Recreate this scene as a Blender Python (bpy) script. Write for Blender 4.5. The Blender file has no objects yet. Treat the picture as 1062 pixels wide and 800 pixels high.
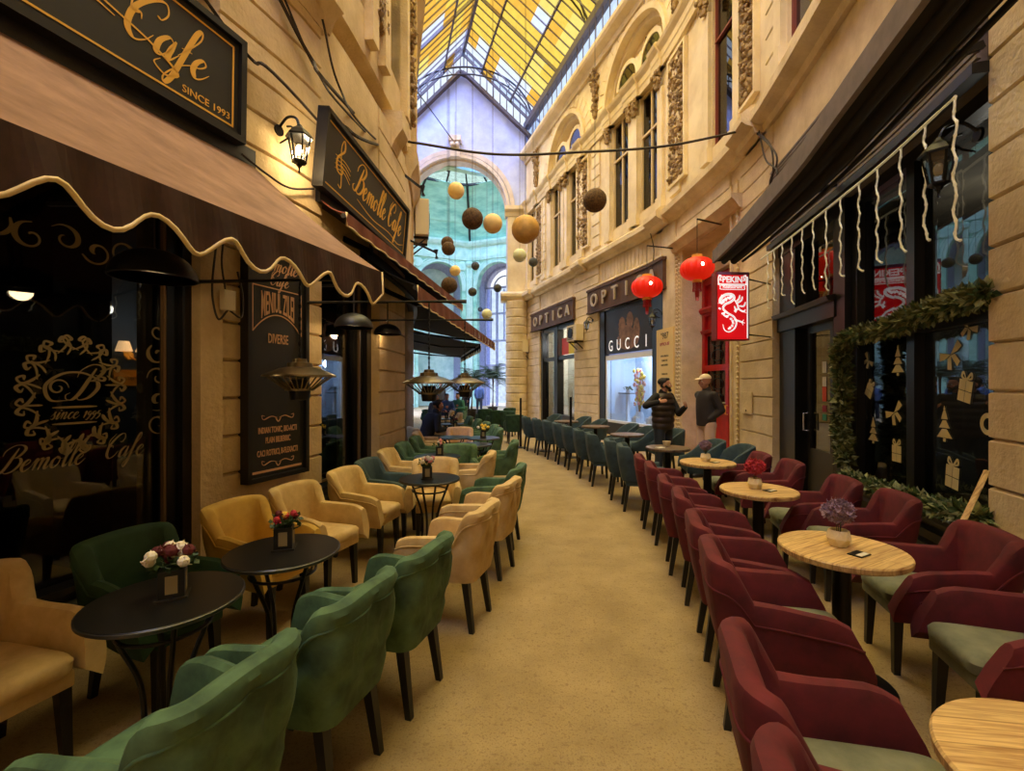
import bpy, bmesh, math, random
from mathutils import Vector, Matrix, noise as mnoise
from math import sin, cos, pi, atan2, sqrt, radians

random.seed(7)
C = bpy.context.scene.collection
F, HC = 480.0, 1.65                        # focal length in pixels of the 1062x800 frame, eye height


def at(px, py, Y):
    return Vector(((px - 531) / F * Y, Y, HC - (py - 400) / F * Y))


# ------------------------------------------------------------------ objects
def link(o, parent=None):
    C.objects.link(o)
    if parent is not None:
        o.parent = parent
    return o


def tag(o, label=None, cat=None, group=None, kind=None):
    if label: o['label'] = label
    if cat: o['category'] = cat
    if group: o['group'] = group
    if kind: o['kind'] = kind
    return o


def thing(name, label, cat, loc=(0, 0, 0), rotz=0.0, group=None):
    o = bpy.data.objects.new(name, None)
    o.empty_display_size = 0.1
    link(o)
    o.location = loc
    o.rotation_euler = (0, 0, rotz)
    return tag(o, label, cat, group)


def obj(name, bm, mats, parent=None, smooth=False, loc=None, rotz=0.0):
    bmesh.ops.recalc_face_normals(bm, faces=bm.faces[:])
    me = bpy.data.meshes.new(name)
    bm.to_mesh(me)
    bm.free()
    for m in (mats if isinstance(mats, (list, tuple)) else [mats]):
        me.materials.append(m)
    if smooth:
        for p in me.polygons: p.use_smooth = True
        if smooth != 'all':
            try: me.set_sharp_from_angle(angle=radians(40))
            except Exception: pass
    o = bpy.data.objects.new(name, me)
    link(o, parent)
    if loc is not None:
        o.location = loc
        o.rotation_euler = (0, 0, rotz)
    return o


def struct(name, bm, m, parent=None, smooth=False):
    o = obj(name, bm, m, parent, smooth)
    if parent is None: o['kind'] = 'structure'
    return o


def dup(root, loc, rotz, label=None, group=None, scale=None):
    r = root.copy(); C.objects.link(r)
    r.location = loc; r.rotation_euler = (0, 0, rotz)
    if label: r['label'] = label
    if group: r['group'] = group
    if scale: r.scale = (scale,) * 3
    for ch in list(root.children):
        c = ch.copy(); C.objects.link(c); c.parent = r
        for g in list(ch.children):
            d = g.copy(); C.objects.link(d); d.parent = c
    return r


# ------------------------------------------------------------------ mesh helpers
def B(): return bmesh.new()


def face(bm, vs, mi=0):
    try:
        f = bm.faces.new(vs); f.material_index = mi; return f
    except ValueError:
        return None


def rings(bm, rs, closed=True, cap=True, mi=0, loop=False):
    """skin a list of vertex-position rings"""
    vr = [[bm.verts.new(p) for p in r] for r in rs]
    n = len(vr[0])
    seq = list(zip(vr, vr[1:]))
    if loop: seq.append((vr[-1], vr[0]))
    for a, b in seq:
        for i in range(n if closed else n - 1):
            j = (i + 1) % n
            face(bm, (a[i], a[j], b[j], b[i]), mi)
    if cap and closed and not loop:
        face(bm, vr[0][::-1], mi); face(bm, vr[-1], mi)
    return vr


def box(bm, x0, x1, y0, y1, z0, z1, M=None, mi=0, bev=0.0):
    ps = [Vector((x, y, z)) for z in (z0, z1) for x, y in ((x0, y0), (x1, y0), (x1, y1), (x0, y1))]
    if M is not None: ps = [M @ p for p in ps]
    v = [bm.verts.new(p) for p in ps]
    fs = [face(bm, [v[i] for i in q], mi) for q in
          ((3, 2, 1, 0), (4, 5, 6, 7), (0, 1, 5, 4), (1, 2, 6, 5), (2, 3, 7, 6), (3, 0, 4, 7))]
    if bev:
        es = list({e for f in fs for e in f.edges})
        bmesh.ops.bevel(bm, geom=es, offset=bev, segments=2, affect='EDGES', profile=0.6)


def basis(d):
    d = d.normalized()
    u = d.cross(Vector((0, 0, 1)))
    if u.length < 1e-4: u = Vector((1, 0, 0))
    u.normalize()
    return u, u.cross(d).normalized()


def bar(bm, p, q, w, h=None, mi=0):
    """rectangular bar between two points"""
    p, q = Vector(p), Vector(q)
    u, v = basis(q - p); h = h or w
    r = [[c + u * sx * w / 2 + v * sy * h / 2 for sx, sy in ((-1, -1), (1, -1), (1, 1), (-1, 1))] for c in (p, q)]
    rings(bm, r, mi=mi)


def tube(bm, pts, r, n=8, mi=0, cap=True):
    pts = [Vector(p) for p in pts]
    rs = []
    pu = None
    for i, p in enumerate(pts):
        d = (pts[min(i + 1, len(pts) - 1)] - pts[max(i - 1, 0)])
        if d.length < 1e-9: d = Vector((0, 0, 1))
        if pu is None:
            u, v = basis(d)
        else:
            d = d.normalized(); u = (pu - d * pu.dot(d))
            if u.length < 1e-6: u, v = basis(d)
            u.normalize(); v = d.cross(u)
        pu = u
        rr = r[i] if isinstance(r, (list, tuple)) else r
        rs.append([p + u * cos(2 * pi * k / n) * rr + v * sin(2 * pi * k / n) * rr for k in range(n)])
    rings(bm, rs, cap=cap, mi=mi)


def lathe(bm, prof, n=32, c=(0, 0, 0), mi=0, M=None):
    """prof: list of (r, z)"""
    c = Vector(c)
    rs = []
    for r, z in prof:
        ring = [Vector((cos(2 * pi * k / n) * max(r, 1e-4), sin(2 * pi * k / n) * max(r, 1e-4), z)) for k in range(n)]
        rs.append([(M @ p if M is not None else p) + c for p in ring])
    rings(bm, rs, mi=mi)


def ball(bm, c, r, seg=12, mi=0, sc=(1, 1, 1), rot=None):
    M = Matrix.Translation(c) @ (rot.to_4x4() if rot else Matrix()) @ Matrix.Diagonal((r * sc[0], r * sc[1], r * sc[2], 1))
    g = bmesh.ops.create_uvsphere(bm, u_segments=seg, v_segments=max(4, seg * 2 // 3), radius=1.0, matrix=M)
    for v in g['verts']:
        for f in v.link_faces: f.material_index = mi


def ico(bm, c, r, sub=1, mi=0, sc=(1, 1, 1), rot=None):
    M = Matrix.Translation(c) @ (rot.to_4x4() if rot else Matrix()) @ Matrix.Diagonal((r * sc[0], r * sc[1], r * sc[2], 1))
    g = bmesh.ops.create_icosphere(bm, subdivisions=sub, radius=1.0, matrix=M)
    if mi:
        for v in g['verts']:
            for f in v.link_faces: f.material_index = mi


def crom(P, k=8, closed=False):
    """Catmull-Rom through points"""
    P = [Vector(p) for p in P]
    n = len(P); out = []
    if n < 3: return P
    for i in range(n if closed else n - 1):
        if closed:
            p0, p1, p2, p3 = P[i - 1], P[i], P[(i + 1) % n], P[(i + 2) % n]
        else:
            p1, p2 = P[i], P[i + 1]
            p0 = P[i - 1] if i else p1 * 2 - p2
            p3 = P[i + 2] if i + 2 < n else p2 * 2 - p1
        for j in range(k):
            t = j / k
            out.append(0.5 * ((2 * p1) + (p2 - p0) * t + (2 * p0 - 5 * p1 + 4 * p2 - p3) * t * t
                              + (3 * p1 - p0 - 3 * p2 + p3) * t ** 3))
    if not closed: out.append(P[-1])
    return out


# ------------------------------------------------------------------ walls as curves in plan
class Wall:
    def __init__(s, pts, side):
        P = crom([(x, y, 0) for x, y in pts], 24)
        s.P = P; s.side = side
        s.L = [0.0]
        for a, b in zip(P, P[1:]): s.L.append(s.L[-1] + (b - a).length)

    def base(s, d):
        L, P = s.L, s.P
        d = min(max(d, 0.0), L[-1] - 1e-6)
        lo, hi = 0, len(L) - 1
        while hi - lo > 1:
            m = (lo + hi) // 2
            if L[m] <= d: lo = m
            else: hi = m
        t = (d - L[lo]) / (L[hi] - L[lo])

        def tan(i):
            return (P[min(i + 1, len(P) - 1)] - P[max(i - 1, 0)]).normalized()
        T = (tan(lo) * (1 - t) + tan(hi) * t).normalized()
        return P[lo].lerp(P[hi], t), T

    def pt(s, d, n=0.0, z=0.0):
        p, T = s.base(d)
        N = Vector((-T.y, T.x, 0)) * s.side          # towards the aisle
        return p + N * n + Vector((0, 0, z))

    def normal(s, d):
        p, T = s.base(d)
        return Vector((-T.y, T.x, 0)) * s.side

    def s_px(s, px, n=0.0, lo_y=0.6):
        best = None
        k = 0.0
        while k < s.L[-1]:
            p = s.pt(k, n)
            if p.y > lo_y:
                e = abs(531 + F * p.x / p.y - px)
                if best is None or e < best[0]: best = (e, k)
            k += 0.02
        return best[1]

    def s_y(s, y):
        return min((abs(s.pt(k * 0.02).y - y), k * 0.02) for k in range(int(s.L[-1] / 0.02)))[1]

    def frame(s, d, n=0.0, z=0.0):
        """matrix: local x = along the wall as read by someone facing it, -y = out of the wall, z = up"""
        p, T = s.base(d)
        N = Vector((-T.y, T.x, 0)) * s.side
        X = Vector((0, 0, 1)).cross(N)
        M = Matrix((X, -N, Vector((0, 0, 1)))).transposed().to_4x4()
        M.translation = s.pt(d, n, z)
        return M


RW = Wall([(.62, -5.0), (1.75, -2.0), (2.68, 1.0), (3.30, 3.2), (3.72, 4.84), (4.29, 8.1), (4.27, 10.5), (4.02, 12.9),
           (3.42, 15.0), (2.29, 18.6), (0.72, 23.5)], 1)
LW = Wall([(-5.4, -5.0), (-4.34, -2.0), (-3.38, 1.0), (-2.56, 3.55), (-2.17, 4.8), (-2.0, 6.4), (-1.98, 8.2), (-2.25, 10.0),
           (-2.7, 11.8), (-3.35, 14.0), (-4.35, 17.5), (-5.9, 23.5)], -1)


def sweep(bm, W, s0, s1, prof, step=0.35, mi=0):
    n = max(1, int(math.ceil(abs(s1 - s0) / step)))
    rs = []
    for i in range(n + 1):
        d = s0 + (s1 - s0) * i / n
        rs.append([W.pt(d, a, z) for a, z in prof])
    rings(bm, rs, mi=mi)


def sbox(bm, W, s0, s1, n0, n1, z0, z1, step=0.35, mi=0):
    sweep(bm, W, s0, s1, [(n0, z0), (n1, z0), (n1, z1), (n0, z1)], step, mi)


def courses(bm, W, s0, s1, n0, n1, z0, z1, h=0.32, c=0.022, step=0.35, mi=0):
    """rusticated stone: courses with chamfered edges"""
    k = max(1, round((z1 - z0) / h)); h = (z1 - z0) / k
    for i in range(k):
        a, b = z0 + i * h, z0 + (i + 1) * h
        sweep(bm, W, s0, s1, [(n0, a), (n1 - c * 1.8, a), (n1 - c * .6, a + c * .45), (n1, a + c * .8), (n1, b - c * .8), (n1 - c * .6, b - c * .45), (n1 - c * 1.8, b), (n0, b)], step, mi)


def archfill(bm, W, sc, r, zs, zt, n0, n1, k=20):
    """wall above a semicircular opening, from the arch line to zt"""
    for i in range(k):
        a, b = sc - r + 2 * r * i / k, sc - r + 2 * r * (i + 1) / k
        za = zs + sqrt(max(0, r * r - (a - sc) ** 2)); zb = zs + sqrt(max(0, r * r - (b - sc) ** 2))
        rs = [[W.pt(a, n0, za), W.pt(a, n1, za), W.pt(a, n1, zt), W.pt(a, n0, zt)],
              [W.pt(b, n0, zb), W.pt(b, n1, zb), W.pt(b, n1, zt), W.pt(b, n0, zt)]]
        rings(bm, rs)


def archring(bm, W, sc, r0, r1, zs, n0, n1, k=24, a0=0.0, a1=pi):
    rs = []
    for i in range(k + 1):
        t = a0 + (a1 - a0) * i / k
        rs.append([W.pt(sc - cos(t) * r, n, zs + sin(t) * r) for r, n in ((r0, n0), (r1, n0), (r1, n1), (r0, n1))])
    rings(bm, rs)


# ------------------------------------------------------------------ materials
def lin(c):
    return tuple(((v / 255) / 12.92 if v / 255 <= 0.04045 else ((v / 255 + 0.055) / 1.055) ** 2.4) for v in c)


def mat(name, rgb, rough=0.6, metal=0.0, var=0.0, vscale=6.0, rgb2=None, bump=0.0, bscale=40.0, emit=None, estr=0.0,
        sheen=0.0, spec=None, stretch=None, coat=0.0):
    m = bpy.data.materials.new(name); m.use_nodes = True
    nt = m.node_tree; b = nt.nodes['Principled BSDF']
    b.inputs['Base Color'].default_value = (*lin(rgb), 1)
    b.inputs['Roughness'].default_value = rough
    b.inputs['Metallic'].default_value = metal
    if spec is not None: b.inputs['Specular IOR Level'].default_value = spec
    if sheen:
        b.inputs['Sheen Weight'].default_value = sheen
        b.inputs['Sheen Roughness'].default_value = 0.35
        b.inputs['Sheen Tint'].default_value = (*[min(1, v * 1.5 + .1) for v in lin(rgb)], 1)
    if coat: b.inputs['Coat Weight'].default_value = coat
    if emit:
        b.inputs['Emission Color'].default_value = (*lin(emit), 1)
        b.inputs['Emission Strength'].default_value = estr
    co = None

    def coord():
        nonlocal co
        if co is None:
            tc = nt.nodes.new('ShaderNodeTexCoord'); mp = nt.nodes.new('ShaderNodeMapping')
            nt.links.new(tc.outputs['Object'], mp.inputs['Vector'])
            if stretch: mp.inputs['Scale'].default_value = stretch
            co = mp.outputs['Vector']
        return co
    if rgb2 is not None or var:
        n = nt.nodes.new('ShaderNodeTexNoise'); n.inputs['Scale'].default_value = vscale
        n.inputs['Detail'].default_value = 7; n.inputs['Roughness'].default_value = 0.62
        nt.links.new(coord(), n.inputs['Vector'])
        r = nt.nodes.new('ShaderNodeValToRGB')
        c2 = rgb2 or tuple(v * (1 - var) for v in rgb)
        r.color_ramp.elements[0].position = 0.34; r.color_ramp.elements[0].color = (*lin(c2), 1)
        r.color_ramp.elements[1].position = 0.64; r.color_ramp.elements[1].color = (*lin(rgb), 1)
        nt.links.new(n.outputs['Fac'], r.inputs['Fac'])
        nt.links.new(r.outputs['Color'], b.inputs['Base Color'])
    if bump:
        n2 = nt.nodes.new('ShaderNodeTexNoise'); n2.inputs['Scale'].default_value = bscale; n2.inputs['Detail'].default_value = 4
        nt.links.new(coord(), n2.inputs['Vector'])
        bp = nt.nodes.new('ShaderNodeBump'); bp.inputs['Strength'].default_value = bump; bp.inputs['Distance'].default_value = 0.02
        nt.links.new(n2.outputs['Fac'], bp.inputs['Height'])
        nt.links.new(bp.outputs['Normal'], b.inputs['Normal'])
    return m


def glass(name, tint, refl=1.0, rough=0.0, grime=0.0):
    """thin pane: tinted transparency plus Fresnel reflection"""
    m = bpy.data.materials.new(name); m.use_nodes = True
    nt = m.node_tree; nt.nodes.clear()
    out = nt.nodes.new('ShaderNodeOutputMaterial')
    tr = nt.nodes.new('ShaderNodeBsdfTransparent'); tr.inputs['Color'].default_value = (*tint, 1)
    if grime:
        tc = nt.nodes.new('ShaderNodeTexCoord'); nz = nt.nodes.new('ShaderNodeTexNoise')
        nz.inputs['Scale'].default_value = 1.3; nz.inputs['Detail'].default_value = 6
        nt.links.new(tc.outputs['Object'], nz.inputs['Vector'])
        rp = nt.nodes.new('ShaderNodeValToRGB')
        rp.color_ramp.elements[0].position = .35; rp.color_ramp.elements[0].color = (*[t * (1 - grime) for t in tint], 1)
        rp.color_ramp.elements[1].position = .6; rp.color_ramp.elements[1].color = (*tint, 1)
        nt.links.new(nz.outputs['Fac'], rp.inputs['Fac']); nt.links.new(rp.outputs['Color'], tr.inputs['Color'])
    gl = nt.nodes.new('ShaderNodeBsdfGlossy'); gl.inputs['Roughness'].default_value = rough
    gl.inputs['Color'].default_value = (refl, refl, refl, 1)
    fc = nt.nodes.new('ShaderNodeLayerWeight'); fc.inputs['Blend'].default_value = .5
    pw = nt.nodes.new('ShaderNodeMath'); pw.operation = 'POWER'; pw.inputs[1].default_value = 4.0
    lw = nt.nodes.new('ShaderNodeMath'); lw.operation = 'MULTIPLY_ADD'; lw.inputs[1].default_value = .9; lw.inputs[2].default_value = .045
    nt.links.new(fc.outputs['Facing'], pw.inputs[0]); nt.links.new(pw.outputs[0], lw.inputs[0])
    mx = nt.nodes.new('ShaderNodeMixShader')
    nt.links.new(lw.outputs[0], mx.inputs['Fac']); nt.links.new(tr.outputs[0], mx.inputs[1])
    nt.links.new(gl.outputs[0], mx.inputs[2]); nt.links.new(mx.outputs[0], out.inputs['Surface'])
    return m


def pane_mat(name, tint, dirt=0.25):
    m = bpy.data.materials.new(name); m.use_nodes = True
    nt = m.node_tree; nt.nodes.clear()
    out = nt.nodes.new('ShaderNodeOutputMaterial')
    tr = nt.nodes.new('ShaderNodeBsdfTransparent')
    tc = nt.nodes.new('ShaderNodeTexCoord'); nz = nt.nodes.new('ShaderNodeTexNoise')
    nz.inputs['Scale'].default_value = 3.0; nz.inputs['Detail'].default_value = 8; nz.inputs['Roughness'].default_value = .7
    nt.links.new(tc.outputs['Object'], nz.inputs['Vector'])
    rp = nt.nodes.new('ShaderNodeValToRGB')
    rp.color_ramp.elements[0].position = .33; rp.color_ramp.elements[0].color = (*[t * (1 - dirt) for t in tint], 1)
    rp.color_ramp.elements[1].position = .62; rp.color_ramp.elements[1].color = (*tint, 1)
    nt.links.new(nz.outputs['Fac'], rp.inputs['Fac']); nt.links.new(rp.outputs['Color'], tr.inputs['Color'])
    nt.links.new(tr.outputs[0], out.inputs['Surface'])
    return m


def wood_mat(name, c1, c2, scale=1.0, rough=0.5):
    m = bpy.data.materials.new(name); m.use_nodes = True
    nt = m.node_tree; b = nt.nodes['Principled BSDF']; b.inputs['Roughness'].default_value = rough
    tc = nt.nodes.new('ShaderNodeTexCoord'); mp = nt.nodes.new('ShaderNodeMapping')
    mp.inputs['Scale'].default_value = (2.6 * scale, 40 * scale, 8 * scale)
    nt.links.new(tc.outputs['Object'], mp.inputs['Vector'])
    n = nt.nodes.new('ShaderNodeTexNoise'); n.inputs['Scale'].default_value = 1.6; n.inputs['Detail'].default_value = 9
    n.inputs['Distortion'].default_value = 0.9
    nt.links.new(mp.outputs['Vector'], n.inputs['Vector'])
    r = nt.nodes.new('ShaderNodeValToRGB')
    r.color_ramp.elements[0].position = .3; r.color_ramp.elements[0].color = (*lin(c2), 1)
    r.color_ramp.elements[1].position = .62; r.color_ramp.elements[1].color = (*lin(c1), 1)
    nt.links.new(n.outputs['Fac'], r.inputs['Fac'])
    # plank joints
    w = nt.nodes.new('ShaderNodeTexBrick'); w.inputs['Scale'].default_value = 1.0
    w.inputs['Color1'].default_value = (1, 1, 1, 1); w.inputs['Color2'].default_value = (.82, .82, .82, 1)
    w.inputs['Mortar'].default_value = (.55, .5, .42, 1); w.inputs['Mortar Size'].default_value = .0025
    w.inputs['Brick Width'].default_value = 3.0; w.inputs['Row Height'].default_value = .1
    nt.links.new(tc.outputs['Object'], w.inputs['Vector'])
    mx = nt.nodes.new('ShaderNodeMix'); mx.data_type = 'RGBA'; mx.blend_type = 'MULTIPLY'; mx.inputs[0].default_value = 1
    nt.links.new(r.outputs['Color'], mx.inputs[6]); nt.links.new(w.outputs['Color'], mx.inputs[7])
    nt.links.new(mx.outputs[2], b.inputs['Base Color'])
    return m


M = {}
M['stone'] = mat('cream_stone', (234, 216, 182), .8, rgb2=(204, 182, 144), vscale=1.6, bump=.5, bscale=26)
M['stone_up'] = mat('cream_plaster', (240, 224, 190), .82, rgb2=(212, 192, 154), vscale=1.1, bump=.15, bscale=14)
M['stone_l'] = mat('ochre_stone', (230, 204, 156), .8, rgb2=(198, 170, 122), vscale=1.4, bump=.5, bscale=26)
M['carve'] = mat('carved_stone', (178, 150, 108), .85, rgb2=(120, 98, 68), vscale=5)
M['far'] = mat('blue_cast_plaster', (204, 216, 255), .85, rgb2=(176, 188, 240), vscale=1.6, bump=.1, bscale=9)  # bluish cast of the light is put into this plaster colour
M['far_trim'] = mat('pale_moulding', (226, 214, 204), .8, rgb2=(200, 188, 180), vscale=2)
M['teal'] = mat('teal_plaster', (194, 236, 212), .7, rgb2=(136, 196, 176), vscale=.8, stretch=(1, 1, 3))
M['teal_l'] = mat('pale_teal_moulding', (216, 240, 226), .7, rgb2=(178, 216, 200), vscale=2)
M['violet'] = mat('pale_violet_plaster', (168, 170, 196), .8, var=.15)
M['floor'] = mat('asphalt', (172, 148, 102), .75, rgb2=(146, 124, 82), vscale=2.2, bump=.4, bscale=150)


def speckle(m, dark, light):
    nt = m.node_tree; b = nt.nodes['Principled BSDF']
    src = b.inputs['Base Color'].links[0].from_socket
    tc = nt.nodes.new('ShaderNodeTexCoord')
    for sc, lo, hi, col, f in ((34, .30, .42, dark, .5), (95, .32, .46, dark, .55), (62, .20, .24, light, .7)):
        n = nt.nodes.new('ShaderNodeTexVoronoi' if col is light else 'ShaderNodeTexNoise'); n.inputs['Scale'].default_value = sc
        nt.links.new(tc.outputs['Object'], n.inputs['Vector'])
        r = nt.nodes.new('ShaderNodeMapRange')
        r.inputs['From Min'].default_value = lo if col is not light else .05; r.inputs['From Max'].default_value = hi if col is not light else .09
        r.inputs['To Min'].default_value = f; r.inputs['To Max'].default_value = 0
        nt.links.new(n.outputs['Fac' if col is not light else 'Distance'], r.inputs['Value'])
        fac = r.outputs['Result']
        if col is light:
            n2 = nt.nodes.new('ShaderNodeTexNoise'); n2.inputs['Scale'].default_value = 9; nt.links.new(tc.outputs['Object'], n2.inputs['Vector'])
            g = nt.nodes.new('ShaderNodeMath'); g.operation = 'GREATER_THAN'; g.inputs[1].default_value = .62; nt.links.new(n2.outputs['Fac'], g.inputs[0])
            k = nt.nodes.new('ShaderNodeMath'); k.operation = 'MULTIPLY'; nt.links.new(fac, k.inputs[0]); nt.links.new(g.outputs[0], k.inputs[1]); fac = k.outputs[0]
        mx = nt.nodes.new('ShaderNodeMix'); mx.data_type = 'RGBA'
        nt.links.new(fac, mx.inputs[0]); nt.links.new(src, mx.inputs[6]); mx.inputs[7].default_value = (*lin(col), 1)
        src = mx.outputs[2]
    nt.links.new(src, b.inputs['Base Color'])


speckle(M['floor'], (120, 94, 56), (236, 220, 176))
M['black'] = mat('black_paint', (22, 21, 20), .45)
M['black_metal'] = mat('black_metal', (16, 15, 15), .4, metal=.3)
M['iron'] = mat('dark_iron', (58, 54, 52), .6, metal=.4)
M['roofsteel'] = mat('roof_steel', (92, 80, 74), .6, metal=.2)
M['shopblack'] = mat('shopfront_black', (20, 19, 18), .35, var=.3)
M['gold'] = mat('gold_paint', (236, 184, 74), .5)
M['goldpale'] = mat('pale_gold_film', (150, 136, 92), .6)
M['copper'] = mat('copper_print', (212, 164, 128), .6)
M['board'] = mat('sign_board_black', (34, 32, 27), .5, var=.12)
M['awn'] = mat('awning_cloth_tan', (158, 122, 98), .88, rgb2=(124, 92, 72), vscale=3.5)
M['awn_dk'] = mat('awning_cloth_brown', (74, 48, 40), .85, var=.3, vscale=5)
M['awn_blk'] = mat('awning_underside', (30, 27, 25), .9)
M['awn_red'] = mat('awning_cloth_maroon', (128, 66, 46), .8, var=.2)
M['trim'] = mat('cream_piping', (238, 214, 164), .6)
M['green'] = mat('green_velvet', (84, 116, 84), .8, rgb2=(48, 74, 54), vscale=7, sheen=.2)
M['dkgreen'] = mat('bottle_green_velvet', (38, 74, 46), .8, rgb2=(26, 54, 34), vscale=6, sheen=.15)
M['teal_v'] = mat('grey_teal_velvet', (58, 80, 86), .75, rgb2=(38, 56, 62), vscale=6, sheen=.2)
M['cream'] = mat('cream_velvet', (216, 188, 134), .75, rgb2=(188, 156, 102), vscale=6, sheen=.3)
M['pinkc'] = mat('rose_cream_velvet', (206, 168, 138), .75, rgb2=(176, 138, 110), vscale=6, sheen=.3)
M['yellow'] = mat('mustard_cream_velvet', (218, 180, 84), .75, rgb2=(196, 156, 70), vscale=6, sheen=.3)
M['wine'] = mat('burgundy_velvet', (104, 26, 36), .85, rgb2=(72, 16, 25), vscale=6, sheen=.1)
M['sage'] = mat('sage_seat_velvet', (122, 124, 102), .8, rgb2=(96, 100, 80), vscale=8, sheen=.2)
M['wood'] = wood_mat('oak_plank', (226, 192, 130), (168, 126, 76))
M['wooddk'] = wood_mat('walnut_plank', (120, 98, 76), (80, 62, 46))
M['tabletop'] = mat('black_laminate', (20, 20, 20), .3, var=.2)
M['tablegrey'] = mat('slate_laminate', (62, 76, 92), .25)
M['alu'] = mat('polished_aluminium', (205, 205, 205), .25, metal=1)
M['dullsteel'] = mat('dull_steel', (84, 82, 78), .4, metal=.9)
M['brassy'] = mat('heater_steel', (132, 122, 96), .3, metal=1)
M['pot'] = mat('cream_ceramic', (236, 222, 176), .5)
M['leaf'] = mat('leaf_green', (56, 84, 48), .6, var=.4, vscale=20)
M['leaf2'] = mat('frosted_leaf', (176, 186, 140), .6, var=.3, vscale=20)
M['leafdk'] = mat('fir_green', (70, 96, 52), .7, var=.45, vscale=14)
M['leafdk2'] = mat('fir_brown_green', (112, 116, 66), .7, var=.4, vscale=14)
M['fl_purple'] = mat('mauve_petal', (158, 128, 158), .7, var=.35, vscale=30)
M['fl_red'] = mat('red_petal', (196, 42, 62), .7, var=.3, vscale=30)
M['fl_white'] = mat('white_petal', (238, 230, 214), .7)
M['fl_pink'] = mat('pink_petal', (232, 150, 146), .7)
M['fl_wine'] = mat('wine_petal', (92, 26, 32), .7)
M['fl_yel'] = mat('yellow_petal', (232, 196, 72), .7)
M['paper'] = mat('paper_white', (226, 220, 204), .7)
M['redpaint'] = mat('red_door_paint', (186, 22, 20), .4, var=.15)
M['signred'] = mat('sign_red', (214, 20, 26), .3, emit=(214, 20, 26), estr=.35)
M['signdkred'] = mat('sign_side_red', (140, 30, 30), .45)
M['signwhite'] = mat('sign_white', (244, 240, 238), .4, emit=(244, 240, 238), estr=.35)
M['signmauve'] = mat('sign_mauve', (150, 96, 146), .4)
M['lanred'] = mat('lantern_red', (226, 34, 18), .5, emit=(235, 30, 10), estr=.22)
M['bulb'] = mat('lit_bulb', (255, 225, 170), .5, emit=(255, 220, 160), estr=14)
M['bulbsoft'] = mat('lit_shade', (255, 214, 160), .5, emit=(255, 196, 130), estr=1.6)
M['globe_c'] = mat('cream_paper_globe', (246, 214, 150), .8, var=.05, vscale=8)
M['globe_p'] = mat('pale_globe', (220, 226, 200), .8)
M['globe_b'] = mat('brown_rattan_globe', (104, 76, 46), .85, rgb2=(52, 36, 24), vscale=22)
M['globe_g'] = mat('grey_globe', (84, 86, 84), .85, rgb2=(48, 50, 50), vscale=22)
M['globe_gold'] = mat('gold_globe', (216, 168, 84), .55, var=.15, vscale=6)
M['brownboard'] = mat('brown_fascia', (96, 66, 52), .6, var=.2)
M['silverletter'] = mat('weathered_letter', (196, 178, 158), .45, metal=.3)
M['siding'] = mat('grey_siding', (132, 120, 118), .6, var=.15)
M['ac'] = mat('ac_casing', (222, 206, 170), .6)
M['skin'] = mat('skin_tone', (196, 140, 108), .55)
M['hair'] = mat('dark_hair', (26, 20, 17), .7)
M['vest'] = mat('brown_black_puffer', (58, 44, 36), .5, var=.2)
M['sleeve'] = mat('black_knit', (24, 22, 23), .85)
M['jacket'] = mat('black_jacket', (48, 42, 40), .7, var=.15)
M['jeans'] = mat('dark_denim', (44, 52, 62), .85, var=.2)
M['chino'] = mat('beige_trousers', (222, 188, 158), .8)
M['cap'] = mat('beige_cap', (232, 212, 176), .8)
M['shoe'] = mat('dark_shoe', (26, 24, 24), .5)
M['wire'] = mat('dark_cable', (52, 42, 34), .7)
M['icicle'] = mat('warm_white_rope', (246, 242, 220), .5, emit=(255, 236, 180), estr=.06)
M['frost'] = mat('snow_spray', (226, 214, 168), .8)
M['beadbrown'] = mat('bronze_bead', (112, 88, 58), .5)
M['bulbdim'] = mat('dim_bulb', (255, 214, 160), .5, emit=(255, 190, 120), estr=.5)
M['p_dome'] = pane_mat('dome_glass', (.88, .95, .92), .12)
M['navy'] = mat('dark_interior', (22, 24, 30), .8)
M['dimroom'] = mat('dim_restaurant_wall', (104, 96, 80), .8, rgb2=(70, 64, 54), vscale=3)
M['navy2'] = mat('blue_interior', (40, 62, 92), .8)
M['disp'] = mat('display_white', (226, 232, 240), .7)
M['g_dark'] = glass('dark_window_glass', (.42, .44, .46), 1.0)
M['g_clear'] = glass('clear_window_glass', (.88, .9, .92), 1.0)
M['g_up'] = glass('upper_window_glass', (.25, .27, .3), 1.0)
M['p_yel'] = pane_mat('yellow_roof_glass', (1.0, .67, .10), .2)
M['p_amb'] = pane_mat('amber_roof_glass', (.98, .52, .07), .2)
M['p_lem'] = pane_mat('lemon_roof_glass', (1.0, .76, .18), .15)
M['p_clr'] = pane_mat('clear_roof_glass', (.82, .88, .98), .12)
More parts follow.
